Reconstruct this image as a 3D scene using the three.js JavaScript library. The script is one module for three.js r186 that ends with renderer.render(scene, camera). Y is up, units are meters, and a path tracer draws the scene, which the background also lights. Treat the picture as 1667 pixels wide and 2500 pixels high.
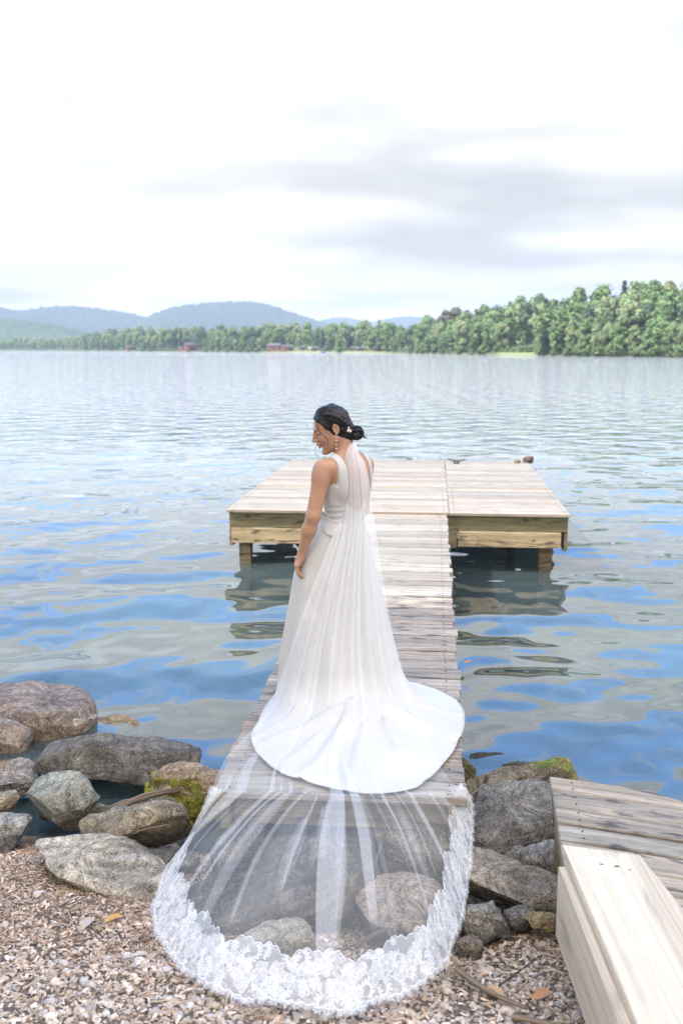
import * as THREE from 'three';
import { mergeGeometries, mergeVertices } from 'three/addons/utils/BufferGeometryUtils.js';

// ------------------------------------------------------------------ camera, sky, sun, exposure
const scene = new THREE.Scene();
const camera = new THREE.PerspectiveCamera(54.44, 682 / 1024, 0.05, 9000);
camera.position.set(0, 2.67, 0);
camera.rotation.x = -THREE.MathUtils.degToRad(9.325);
camera.focus = 5.5;
camera.userData.fStop = 2.8;

const renderer = new THREE.WebGLRenderer({ antialias: true });
renderer.toneMapping = THREE.LinearToneMapping;
renderer.toneMappingExposure = 1.52;
renderer.shadowMap.enabled = true;

const SKY = { horizon: 0.82, zenith: 2.35, cloudTint: [1.0, 0.96, 0.925], blue: [0.36, 0.78, 1.65] };
const SUN = new THREE.Vector3(-0.8, 1.0, 0.17).normalize();
const sun = new THREE.DirectionalLight(new THREE.Color(1, 0.95, 0.87), 4.2);
sun.name = 'sun';
sun.position.copy(SUN).multiplyScalar(60);
sun.castShadow = true;
sun.shadow.mapSize.set(4096, 4096);
Object.assign(sun.shadow.camera, { left: -25, right: 25, top: 25, bottom: -25, near: 1, far: 160 });
scene.add(sun, sun.target);
const SHADE = { x: [-10.5, -3.3], z: [-6.3, 1.0], leaves: 13500, gap: -0.16 };   // the boughs that hang over the near shore
scene.fog = new THREE.FogExp2(new THREE.Color(0.62, 0.77, 0.99), 0.00018);

// ------------------------------------------------------------------ random numbers and noise
const rand = (seed) => () => { seed = (seed + 0x6d2b79f5) | 0; let t = Math.imul(seed ^ (seed >>> 15), 1 | seed); t = (t + Math.imul(t ^ (t >>> 7), 61 | t)) ^ t; return ((t ^ (t >>> 14)) >>> 0) / 4294967296; };
const PERM = new Uint8Array(512), G3 = [];
{ const r = rand(77), p = [...Array(256).keys()]; for (let i = 255; i > 0; i--) { const j = Math.floor(r() * (i + 1)); const t = p[i]; p[i] = p[j]; p[j] = t; } for (let i = 0; i < 512; i++) PERM[i] = p[i & 255];
  for (let i = 0; i < 256; i++) { const z = r() * 2 - 1, a = r() * 6.2832, s = Math.sqrt(1 - z * z); G3.push(s * Math.cos(a), s * Math.sin(a), z); } }
function noise(x, y, z = 0) {
  const X = Math.floor(x), Y = Math.floor(y), Z = Math.floor(z); x -= X; y -= Y; z -= Z;
  const u = x * x * x * (x * (x * 6 - 15) + 10), v = y * y * y * (y * (y * 6 - 15) + 10), w = z * z * z * (z * (z * 6 - 15) + 10);
  const g = (i, j, k) => { const h = PERM[PERM[PERM[(X + i) & 255] + ((Y + j) & 255)] + ((Z + k) & 255)] * 3; return G3[h] * (x - i) + G3[h + 1] * (y - j) + G3[h + 2] * (z - k); };
  const L = (a, b, t) => a + (b - a) * t;
  return 1.5 * L(L(L(g(0, 0, 0), g(1, 0, 0), u), L(g(0, 1, 0), g(1, 1, 0), u), v), L(L(g(0, 0, 1), g(1, 0, 1), u), L(g(0, 1, 1), g(1, 1, 1), u), v), w);
}
function fbm(x, y, z, n) { let s = 0, a = 0.5; for (let i = 0; i < n; i++) { s += a * noise(x, y, z); x = x * 2.03 + 11.3; y = y * 2.03 + 5.7; z = z * 2.03 + 3.1; a *= 0.5; } return s; }
const clamp = (x, a = 0, b = 1) => Math.min(b, Math.max(a, x)), lerp = (a, b, t) => a + (b - a) * t;
const smooth = (a, b, x) => { const t = clamp((x - a) / (b - a)); return t * t * (3 - 2 * t); };
const V = (x, y, z) => new THREE.Vector3(x, y, z);
function table(rows) {                    // piecewise smooth interpolation of rows [key, a, b, ...]
  return (k) => { let i = 0; while (i < rows.length - 2 && k > rows[i + 1][0]) i++; const p = rows[i], q = rows[i + 1], t = clamp((k - p[0]) / (q[0] - p[0]));
    const p0 = rows[Math.max(0, i - 1)], q1 = rows[Math.min(rows.length - 1, i + 2)];
    return p.slice(1).map((v, c) => { const m0 = ((q[c + 1] - p0[c + 1]) / (q[0] - p0[0] || 1)) * (q[0] - p[0]), m1 = ((q1[c + 1] - v) / (q1[0] - p[0] || 1)) * (q[0] - p[0]), t2 = t * t, t3 = t2 * t;
      return (2 * t3 - 3 * t2 + 1) * v + (t3 - 2 * t2 + t) * m0 + (-2 * t3 + 3 * t2) * q[c + 1] + (t3 - t2) * m1; }); };
}

// ------------------------------------------------------------------ the sky: bright broken cloud, thinner and bluer overhead
{
  const W = 1536, H = 768, d = new Float32Array(W * H * 4);
  for (let r = 0; r < H; r++) {
    const up = ((r + 0.5) / H - 0.5) * Math.PI, y = Math.sin(up), base = lerp(SKY.horizon, SKY.zenith, smooth(0.17, 0.75, y) + 0.12 * Math.max(0, y));
    for (let c = 0; c < W; c++) {
      const a = ((c + 0.5) / W - 0.5) * 2 * Math.PI, x = Math.cos(a) * Math.cos(up), z = Math.sin(a) * Math.cos(up), o = (r * W + c) * 4;
      if (y <= 0) { d[o] = 0.5; d[o + 1] = 0.55; d[o + 2] = 0.6; d[o + 3] = 1; continue; }
      const k = 1 / (y + 0.09), px = x * k, pz = z * k;
      const wx = fbm(px * 0.5 + 9, pz * 0.5, 2.2, 3), n = fbm(px * 0.85 + wx * 0.9, pz * 0.85 + 4.1, 0.7 + wx * 0.4, 6), soft = fbm(px * 0.42 + 31, pz * 0.9 + 7, 1.5, 4);
      const cover = lerp(0.42, lerp(0.24, -0.18, smooth(0.1, -0.35, z)), smooth(0.24, 0.44, y));                       // the cloud deck thins overhead
      const cl = smooth(-0.10, 0.16, n + cover), low = 1 - smooth(0.12, 0.4, y), shade = 1 - lerp(0.18, 0.26, low) * smooth(0.0, 0.36, soft + 0.25 * n) - 0.10 * smooth(0.0, 0.3, n);
      const az = Math.atan2(x, -z) * 57.3, el = up * 57.3, wob = 1.6 * fbm(az * 0.09, el * 0.3, 5, 4), streak = 0.75 + 0.5 * fbm(az * 0.05 + el * 0.06, el * 0.9, 8, 4); // grey banks low over the hills
      const bk = (a0, a1, e0, e1, f) => smooth(a0 - 8, a0 + 7, az + 2 * wob) * (1 - smooth(a1 - 4, a1 + 5, az + wob)) * smooth(e0 - 1.6, e0 + 1.6, el + wob * 0.6) * (1 - smooth(e1 - 1.6, e1 + 1.8, el + wob * 0.6)) * f;
      const haze2 = 0.22 * smooth(-0.12, 0.5, fbm(az * 0.05 + 3 + el * 0.04, el * 0.2 + 0.35 * wob, 21, 6) + 0.10 * smooth(12, 17, el)) * smooth(1.0, 4.0, el) * (1 - smooth(19, 30, el));
      const bank = clamp(haze2 + (bk(6, 45, 4.2, 8.4, 0.15) + bk(-3, 12, 7.4, 8.8, 0.16) + bk(-50, -13, 2.6, 5.2, 0.26) + bk(-30, -12, 14.8, 17.5, 0.22) + bk(14, 60, 14.5, 19, 0.2) + bk(-60, -9, 8.6, 10.2, 0.20)) * streak, 0, 0.6);
      const bl = [SKY.blue[0], SKY.blue[1], SKY.blue[2]], gz = smooth(0.05, 0.42, soft);
      for (let i = 0; i < 3; i++) {
        const cloud = base * shade * lerp(lerp(SKY.cloudTint[i], [0.97, 0.975, 0.985][i], 0.7 * smooth(0.2, -0.4, z)), [0.92, 0.97, 1.03][i], clamp(bank * 1.6 + gz * 0.35)) * (1 - bank);
        d[o + i] = lerp(bl[i] * lerp(1.25, 1, y), cloud, cl);
      }
      d[o + 3] = 1;
    }
  }
  const t = new THREE.DataTexture(d, W, H, THREE.RGBAFormat, THREE.FloatType);
  t.mapping = THREE.EquirectangularReflectionMapping; t.magFilter = t.minFilter = THREE.LinearFilter; t.needsUpdate = true;
  scene.background = t; scene.environment = t;
}

// ------------------------------------------------------------------ helpers
const taken = {};
function numbered(n) { const k = taken[n] = (taken[n] ?? -1) + 1; return k ? n + '_' + String(k).padStart(3, '0') : n; }
function tag(o, label, category, group, kind) { if (label) o.userData.label = label; if (category) o.userData.category = category; if (group) o.userData.group = group; if (kind) o.userData.kind = kind; return o; }
function thing(name, label, category, group) { const o = new THREE.Group(); o.name = numbered(name); scene.add(o); return tag(o, label, category, group); }
function put(name, geo, mat, parent = scene, kind) {
  const m = new THREE.Mesh(geo, mat); m.name = parent === scene ? numbered(name) : name; m.castShadow = m.receiveShadow = true; parent.add(m);
  if (parent !== scene) { const same = parent.children.filter((c) => c.name === name || c.name.startsWith(name + '_')).length - 1; if (same) m.name = name + '_' + String(same).padStart(3, '0'); }
  if (kind) m.userData.kind = kind; return m;
}
function geom(pos, idx, uv, col, nor, cs = 3) {
  const g = new THREE.BufferGeometry(); g.setAttribute('position', new THREE.Float32BufferAttribute(pos, 3));
  g.setAttribute('uv', new THREE.Float32BufferAttribute(uv ?? new Float32Array(pos.length / 3 * 2), 2));
  if (col) g.setAttribute('color', new THREE.Float32BufferAttribute(col, cs));
  if (idx) g.setIndex(idx); if (nor) g.setAttribute('normal', new THREE.Float32BufferAttribute(nor, 3)); else g.computeVertexNormals(); return g;
}
function gridGeo(nu, nv, f, withColor, cs = 3) {             // f(u, v) -> {p:[x,y,z], uv:[..], c:[..]}
  const pos = [], uv = [], col = [], idx = [];
  for (let j = 0; j <= nv; j++) for (let i = 0; i <= nu; i++) { const q = f(i / nu, j / nv, i, j); pos.push(...q.p); uv.push(...(q.uv ?? [i / nu, j / nv])); if (withColor) col.push(...q.c); }
  for (let j = 0; j < nv; j++) for (let i = 0; i < nu; i++) { const a = j * (nu + 1) + i, b = a + 1, c = a + nu + 1, e = c + 1; idx.push(a, c, b, b, c, e); }
  return geom(pos, idx, uv, withColor ? col : null, null, cs);
}
function tube(points, radii, seg = 6, closed = true) {       // a tapered tube through points
  const pos = [], uv = [], idx = [], n = points.length; let s = 0, up = V(0.13, 1, 0.21).normalize();
  for (let i = 0; i < n; i++) {
    const t = points[Math.min(n - 1, i + 1)].clone().sub(points[Math.max(0, i - 1)]).normalize(), a = up.clone().sub(t.clone().multiplyScalar(up.dot(t))).normalize(), b = t.clone().cross(a); up = a;
    if (i) s += points[i].distanceTo(points[i - 1]);
    const r = Array.isArray(radii) ? radii[i] : radii;
    for (let k = 0; k <= seg; k++) { const w = k / seg * Math.PI * 2, p = points[i].clone().addScaledVector(a, Math.cos(w) * r).addScaledVector(b, Math.sin(w) * r); pos.push(p.x, p.y, p.z); uv.push(s, k / seg * 0.3); }
  }
  for (let i = 0; i < n - 1; i++) for (let k = 0; k < seg; k++) { const a = i * (seg + 1) + k, c = a + seg + 1; idx.push(a, a + 1, c, a + 1, c + 1, c); }
  if (closed) for (const [row, flip] of [[0, 0], [n - 1, 1]]) { const c = pos.length / 3, p = points[row]; pos.push(p.x, p.y, p.z); uv.push(0, 0); for (let k = 0; k < seg; k++) { const a = row * (seg + 1) + k; flip ? idx.push(a, a + 1, c) : idx.push(a + 1, a, c); } }
  return geom(pos, idx, uv);
}
const curve = (pts, n) => new THREE.CatmullRomCurve3(pts.map((p) => p.isVector3 ? p : V(...p))).getPoints(n);
function tinted(g, c) { const n = g.attributes.position.count, a = new Float32Array(n * 3); for (let i = 0; i < n; i++) a.set(c, i * 3); g.setAttribute('color', new THREE.BufferAttribute(a, 3)); return g; }
// a box with chamfered edges, uv in metres along its long side; corner(sx, sy, sz) may shift corners
function chamfer(w, h, d, c, uo = 0, vo = 0, shift, tint) {
  const P = [], N = [], U = [], C = [], I = [], hx = w / 2, hy = h / 2, hz = d / 2;
  const corner = (sx, sy, sz, ax) => { const p = [sx * (hx - (ax === 0 ? 0 : c)), sy * (hy - (ax === 1 ? 0 : c)), sz * (hz - (ax === 2 ? 0 : c))]; if (shift) shift(p, sx, sy, sz); return p; };
  const face = (pts) => { const a = V(...pts[0]), n = V(...pts[1]).sub(a).cross(V(...pts[2]).sub(a)), mid = pts.reduce((s, p) => s.add(V(...p)), V(0, 0, 0)); if (n.dot(mid) < 0) { pts.reverse(); n.negate(); } n.normalize(); const b = P.length / 3;
    for (const p of pts) { P.push(...p); N.push(n.x, n.y, n.z); const e = Math.abs(n.y) > 0.6 ? p[2] : p[1] + 0.31; w >= d ? U.push(p[0] + uo, e + vo) : U.push(p[2] + uo, (Math.abs(n.y) > 0.6 ? p[0] : p[1] + 0.31) + vo); C.push(...(tint ?? [1, 1, 1])); }
    for (let i = 1; i < pts.length - 1; i++) I.push(b, b + i, b + i + 1); };
  for (const s of [-1, 1]) { face([[s, -1, -1], [s, 1, -1], [s, 1, 1], [s, -1, 1]].map((q) => corner(...q, 0))); face([[-1, s, -1], [1, s, -1], [1, s, 1], [-1, s, 1]].map((q) => corner(...q, 1))); face([[-1, -1, s], [1, -1, s], [1, 1, s], [-1, 1, s]].map((q) => corner(...q, 2))); }
  for (const a of [-1, 1]) for (const b of [-1, 1]) {
    face([corner(-1, a, b, 1), corner(1, a, b, 1), corner(1, a, b, 2), corner(-1, a, b, 2)]); face([corner(a, -1, b, 0), corner(a, 1, b, 0), corner(a, 1, b, 2), corner(a, -1, b, 2)]); face([corner(a, b, -1, 0), corner(a, b, 1, 0), corner(a, b, 1, 1), corner(a, b, -1, 1)]);
    for (const e of [-1, 1]) face([corner(a, b, e, 0), corner(a, b, e, 1), corner(a, b, e, 2)]);
  }
  return geom(P, I, U, C, N);
}
// iso-surface of a distance field on a regular grid (surface nets), normals from the field's gradient
function isoMesh(f, lo, hi, cell, colorOf) {
  const n = [0, 1, 2].map((i) => Math.ceil((hi[i] - lo[i]) / cell) + 1), [nx, ny, nz] = n, val = new Float32Array(nx * ny * nz), at = (i, j, k) => i + nx * (j + ny * k);
  for (let k = 0; k < nz; k++) for (let j = 0; j < ny; j++) for (let i = 0; i < nx; i++) val[at(i, j, k)] = f(lo[0] + i * cell, lo[1] + j * cell, lo[2] + k * cell);
  const vid = new Int32Array(nx * ny * nz).fill(-1), pos = [], nor = [], col = [], uv = [], idx = [];
  for (let k = 0; k < nz - 1; k++) for (let j = 0; j < ny - 1; j++) for (let i = 0; i < nx - 1; i++) {
    let sx = 0, sy = 0, sz = 0, m = 0;
    const edge = (a, b, c, d, e, g) => { const p = val[at(i + a, j + b, k + c)], q = val[at(i + d, j + e, k + g)]; if ((p < 0) !== (q < 0)) { const t = p / (p - q); sx += a + (d - a) * t; sy += b + (e - b) * t; sz += c + (g - c) * t; m++; } };
    for (const a of [0, 1]) for (const b of [0, 1]) { edge(0, a, b, 1, a, b); edge(a, 0, b, a, 1, b); edge(a, b, 0, a, b, 1); }
    if (!m) continue;
    const x = lo[0] + (i + sx / m) * cell, y = lo[1] + (j + sy / m) * cell, z = lo[2] + (k + sz / m) * cell, e = cell * 0.5;
    vid[at(i, j, k)] = pos.length / 3; pos.push(x, y, z); uv.push(x + z, y);
    const g = V(f(x + e, y, z) - f(x - e, y, z), f(x, y + e, z) - f(x, y - e, z), f(x, y, z + e) - f(x, y, z - e)).normalize(); nor.push(g.x, g.y, g.z);
    if (colorOf) col.push(...colorOf(x, y, z));
  }
  const quad = (a, b, c, d, flip) => { if (a < 0 || b < 0 || c < 0 || d < 0) return; flip ? idx.push(a, c, b, a, d, c) : idx.push(a, b, c, a, c, d); };
  for (let k = 1; k < nz - 1; k++) for (let j = 1; j < ny - 1; j++) for (let i = 1; i < nx - 1; i++) {
    const v = val[at(i, j, k)] < 0;
    if (v !== val[at(i + 1, j, k)] < 0) quad(vid[at(i, j - 1, k - 1)], vid[at(i, j, k - 1)], vid[at(i, j, k)], vid[at(i, j - 1, k)], !v);
    if (v !== val[at(i, j + 1, k)] < 0) quad(vid[at(i - 1, j, k - 1)], vid[at(i - 1, j, k)], vid[at(i, j, k)], vid[at(i, j, k - 1)], !v);
    if (v !== val[at(i, j, k + 1)] < 0) quad(vid[at(i - 1, j - 1, k)], vid[at(i, j - 1, k)], vid[at(i, j, k)], vid[at(i - 1, j, k)], !v);
  }
  return geom(pos, idx, uv, colorOf ? col : null, nor);
}
// textures
function tex(w, h, f, srgb, rx = 1, ry = 1) {
  const d = new Uint8Array(w * h * 4);
  for (let y = 0; y < h; y++) for (let x = 0; x < w; x++) { const c = f(x / w, y / h), o = (y * w + x) * 4; for (let i = 0; i < 3; i++) d[o + i] = clamp(c[i] ?? c[0]) * 255; d[o + 3] = 255; }
  const t = new THREE.DataTexture(d, w, h); t.wrapS = t.wrapT = THREE.RepeatWrapping; t.magFilter = THREE.LinearFilter; t.minFilter = THREE.LinearMipmapLinearFilter; t.repeat.set(rx, ry);
  if (srgb) t.colorSpace = THREE.SRGBColorSpace; t.needsUpdate = true; return t;
}
// noise that repeats over one unit in x and y
function tnoise(u, v, fx, fy, n, seed) { let s = 0, a = 0.5; for (let i = 0; i < n; i++) { const A = u * 6.28318, B = v * 6.28318, rx = fx / 6.28318, ry = fy / 6.28318; s += a * noise(Math.cos(A) * rx + seed, Math.sin(A) * rx + Math.cos(B) * ry * 1.0 + seed * 0.7, Math.sin(B) * ry + seed * 1.3); fx *= 2.1; fy *= 2.1; a *= 0.55; } return s; }
const std = (o) => new THREE.MeshStandardMaterial(o), phys = (o) => new THREE.MeshPhysicalMaterial(o);

// ================================================================== LARGE STRUCTURE
// ------------------------------------------------------------------ far shore: land, hills
// shoreline of the far bank: [x over distance, distance]
const SHORE = table([[-1.2, 1500], [-0.343, 1440], [-0.259, 1180], [-0.199, 950], [-0.096, 754], [0.011, 650], [0.069, 560], [0.12, 468], [0.171, 396], [0.25, 348], [0.343, 313], [0.6, 250], [1.4, 200]]);
const bank = (k, e) => { const D = SHORE(k)[0] + e; return [k * D, -D]; };
const landHeight = (k, e) => {
  const hill = smooth(0.04, 0.36, k), rise = lerp(0.016, 0.108, hill), D = SHORE(k)[0];
  return -0.6 + 1.5 * smooth(0, 5, e) + rise * Math.max(0, e - 4) * (1 - 0.35 * smooth(60, 200, e)) + 2.5 * fbm(k * D * 0.012, e * 0.012, 3, 3) * smooth(8, 60, e);
};
{
  const es = [-6, 0, 2, 4, 6, 9, 13, 18, 26, 36, 50, 70, 95, 130, 180, 260, 380, 560, 900], N = 260, r = rand(5);
  const g = gridGeo(N, es.length - 1, (u, v, i, j) => {
    const k = lerp(-1.2, 1.4, u), e = es[j], p = bank(k, e + (j === 1 ? 1.6 * noise(k * 160, 2) : 0)), y = landHeight(k, e) - (e > 500 ? 8 : 0);
    const w = noise(p[0] * 0.05, p[1] * 0.05, 1), lawn = smooth(-0.09, -0.03, k) * (1 - smooth(0.03, 0.07, k)) + smooth(0.148, 0.156, k) * (1 - smooth(0.19, 0.197, k));
    const stony = e < 3.2 ? 0.5 + 0.5 * noise(p[0] * 0.13, 7, 3) : 0;
    let c = [lerp(0.06, 0.19, lawn) + 0.02 * w, lerp(0.085, 0.225, lawn) + 0.02 * w, lerp(0.03, 0.10, lawn)];
    c = c.map((x, q) => lerp(x, [0.27, 0.22, 0.15][q], stony * 0.6));
    return { p: [p[0], y, p[1]], uv: [p[0] * 0.1, p[1] * 0.1], c };
  }, true);
  tag(put('far_shore', g, std({ vertexColors: true, roughness: 1 })), 'grassy far bank of the lake under the treeline', 'shore', null, 'structure');
}
// ridges seen across the lake: [x over distance, top as height over distance], at their own distance
function ridge(label, dist, depth, rows, low, tone, seed) {
  const top = table(rows), a = rows[0][0], b = rows[rows.length - 1][0], N = 420, M = 40;
  const g = gridGeo(N, M, (u, v) => {
    const k = lerp(a, b, u), s = v * 2 - 1, D = dist + s * depth, h = Math.max(0, top(k)[0]) * dist, prof = Math.pow(Math.max(0, 1 - Math.abs(s)), 0.8);
    const x = k * D, n = fbm(x * 0.003, s * 3, seed, 4), m = noise(x * 0.06, D * 0.06, seed), m2 = noise(x * 0.15, D * 0.15, seed + 3);
    const y = low + h * prof * (1 + 0.12 * n * (1 - prof)) + (5 * m + 3.5 * m2) * Math.min(1, prof * 4);
    const q = 0.8 + 0.5 * n + 0.25 * m;
    return { p: [x, y, -D], c: [tone[0] * q, tone[1] * q, tone[2] * q] };
  }, true);
  tag(put('hill', g, std({ vertexColors: true, roughness: 1 })), label, 'hill', null, 'structure');
}
const HP = (px, py) => [(px - 833.5) / 2430, (851.5 - py) / 2430];
ridge('long wooded hill ridge on the far left skyline', 3300, 700, [[-900, 852], [-560, 815], [-300, 785], [-120, 760], [0, 748], [60, 757], [130, 749], [200, 748], [290, 758], [360, 772], [420, 795], [470, 830], [520, 852]].map((p) => HP(...p)), -2, [0.032, 0.05, 0.032], 1);
ridge('broad rounded wooded hill with the highest top', 3100, 800, [[260, 852], [320, 800], [370, 771], [430, 750], [500, 741], [560, 737], [610, 737], [660, 744], [720, 764], [790, 786], [850, 815], [920, 852]].map((p) => HP(...p)), -2, [0.032, 0.05, 0.032], 2);
ridge('faint low hill right of the broad hill', 4600, 600, [[720, 810], [780, 784], [830, 775], [880, 782], [930, 795], [1000, 852]].map((p) => HP(...p)), -2, [0.032, 0.05, 0.032], 3);
ridge('faint low hill behind the dark shore pine', 4300, 600, [[840, 830], [900, 790], [950, 777], [985, 773], [1030, 775], [1080, 785], [1200, 800], [1500, 852]].map((p) => HP(...p)), -2, [0.032, 0.05, 0.032], 4);
ridge('low pale green wooded slope in front of the left ridge', 2000, 420, [[-800, 852], [-400, 812], [-60, 775], [40, 776], [120, 784], [180, 797], [230, 815], [280, 852]].map((p) => HP(...p)), -2, [0.05, 0.085, 0.036], 5);

// ------------------------------------------------------------------ trees of the far shore
const leafMat = std({ vertexColors: true, roughness: 0.75 });
const barkMat = std({ color: new THREE.Color(0.09, 0.07, 0.055), roughness: 0.95 });
function broadleaf(seed, H, Wd, tone, n = 2700, leaf = 0.46, bare = 0.14) {
  const r = rand(seed), lobes = [], pos = [], col = [], idx = [], nor = [];
  const N = 25 + Math.floor(r() * 10);
  for (let i = 0; i < N; i++) {
    const t = i / (N - 1), y = lerp(bare + 0.08, 0.92, Math.pow(t, 0.9)), w = Math.pow(Math.sin(Math.PI * clamp(0.13 + 0.83 * t)), 0.6) * 0.5 * Wd, a = r() * 6.28, d = w * (0.25 + 0.6 * r()) * (1 - 0.6 * smooth(0.85, 1, t));
    lobes.push([Math.cos(a) * d, y * H, Math.sin(a) * d, Wd * (0.12 + 0.12 * r()), 0.82 + 0.4 * r(), 0.85 + 0.3 * r()]);
  }
  for (let i = 0; i < n; i++) {
    const L = lobes[Math.floor(r() * N)], z = r() * 1.7 - 0.7, a = r() * 6.28, s = Math.sqrt(Math.max(0, 1 - z * z)), R = L[3] * (0.58 + 0.62 * r());
    const d = V(Math.cos(a) * s, z, Math.sin(a) * s), p = V(L[0] + d.x * R, L[1] + d.y * R * 0.8, L[2] + d.z * R);
    const nn = d.clone().add(V(r() - 0.5, r() * 0.9 - 0.1, r() - 0.5)).normalize(), tx = nn.clone().cross(V(r() - 0.5, r() - 0.5, r() - 0.5)).normalize(), ty = nn.clone().cross(tx), q = leaf * (0.6 + 0.9 * r());
    const b = pos.length / 3, k = L[4] * (0.8 + 0.4 * r()), yl = L[5];
    for (const [e, f] of [[-1, -0.3], [0.1, -0.8], [1, 0.25], [-0.2, 0.9]]) { const v = p.clone().addScaledVector(tx, e * q).addScaledVector(ty, f * q).addScaledVector(nn, (r() - 0.5) * q * 0.6); pos.push(v.x, v.y, v.z); nor.push(nn.x, nn.y, nn.z); col.push(tone[0] * k * yl, tone[1] * k, tone[2] * k); }
    idx.push(b, b + 1, b + 2, b, b + 2, b + 3);
  }
  const crown = geom(pos, idx, null, col, nor);
  const parts = [tube([V(0, -1.5, 0), V(0.02 * H * (r() - 0.5), H * 0.3, 0.1), V(0.05 * H * (r() - 0.5), H * 0.62, 0), V(0, H * 0.85, 0)], [H * 0.017, H * 0.014, H * 0.008, H * 0.003], 6)];
  for (let i = 0; i < 6; i++) { const L = lobes[Math.floor(r() * N)]; parts.push(tube([V(0, L[1] * 0.6, 0), V(L[0] * 0.45, L[1] * 0.82, L[2] * 0.45), V(L[0], L[1], L[2])], [H * 0.008, H * 0.005, H * 0.002], 5)); }
  return { crown, trunk: mergeGeometries(parts) };
}
function conifer(seed, H, Wd, tone) {
  const r = rand(seed), pos = [], col = [], idx = [], nor = [], tiers = 30;
  for (let t = 0; t < tiers; t++) {
    const y = (lerp(0.16, 0.99, t / (tiers - 1)) + 0.03 * (r() - 0.5)) * H, w = Wd * 0.5 * (1.02 - t / tiers) * (0.75 + 0.4 * r()), m = Math.max(4, Math.round(12 - t * 0.28));
    for (let i = 0; i < m; i++) {
      const a = i / m * 6.28 + r() * 0.6, len = w * (0.65 + 0.5 * r());
      for (let s = 0.25; s <= 1.01; s += 0.19) {
        const p = V(Math.cos(a) * len * s, y - len * s * 0.28 + 0.3 * (r() - 0.5), Math.sin(a) * len * s), nn = V(Math.cos(a) * 0.4 + r() - 0.5, 0.8, Math.sin(a) * 0.4 + r() - 0.5).normalize(), tx = V(Math.cos(a), -0.2, Math.sin(a)), ty = nn.clone().cross(tx).normalize(), q = (0.42 + 0.3 * r()) * Wd / 6, b = pos.length / 3, k = 0.75 + 0.5 * r();
        for (const [e, f] of [[-1, -0.35], [0.2, -0.7], [1.2, 0.1], [-0.1, 0.75]]) { const v = p.clone().addScaledVector(tx, e * q).addScaledVector(ty, f * q); pos.push(v.x, v.y - 0.1 * r(), v.z); nor.push(nn.x, nn.y, nn.z); col.push(tone[0] * k, tone[1] * k, tone[2] * k); }
        idx.push(b, b + 1, b + 2, b, b + 2, b + 3);
      }
    }
  }
  return { crown: geom(pos, idx, null, col, nor), trunk: tube([V(0, -1.5, 0), V(0.1, H * 0.5, 0), V(0, H * 0.99, 0)], [H * 0.014, H * 0.009, 0.02], 6) };
}
const SPECIES = {
  green: [0, 1, 2, 3].map((i) => broadleaf(100 + i, 18, 9.5 + (i % 2) * 2, [0.125, 0.205, 0.072])),
  pale: [0, 1].map((i) => broadleaf(120 + i, 18, 9 + i * 2, [0.19, 0.245, 0.11])),
  dark: [0, 1].map((i) => broadleaf(140 + i, 18, 8.5 + i * 2, [0.08, 0.13, 0.065])),
  shrub: [0, 1].map((i) => broadleaf(160 + i, 5, 6.5, [0.13, 0.20, 0.075], 900, 0.36, 0.0)),
  brown: [broadleaf(170, 18, 8.5, [0.115, 0.105, 0.075], 2100)],
  pine: [0, 1].map((i) => conifer(180 + i, 18, 6.5, [0.065, 0.105, 0.065])),
};
const treeProto = {};
function tree(species, v, x, y, z, h, turn, label, category, group) {
  const list = SPECIES[species], key = species + (v % list.length), base = { shrub: 5 }[species] ?? 18;
  let o = treeProto[key];
  if (!o) {
    o = treeProto[key] = thing({ shrub: 'shore_shrub', pine: 'conifer_tree' }[species] ?? 'broadleaf_tree');
    put('crown', list[v % list.length].crown, leafMat, o); put('trunk', list[v % list.length].trunk, barkMat, o);
  } else { const nm = o.name.replace(/_\d+$/, ''); o = o.clone(); o.name = numbered(nm); scene.add(o); }
  o.position.set(x, y, z); o.rotation.y = turn; o.scale.set(h / base * (0.78 + 0.42 * Math.abs(Math.sin(turn * 3))), h / base, h / base * (0.78 + 0.42 * Math.abs(Math.cos(turn * 5))));
  o.userData = {}; return tag(o, label, category, group);
}
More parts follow.
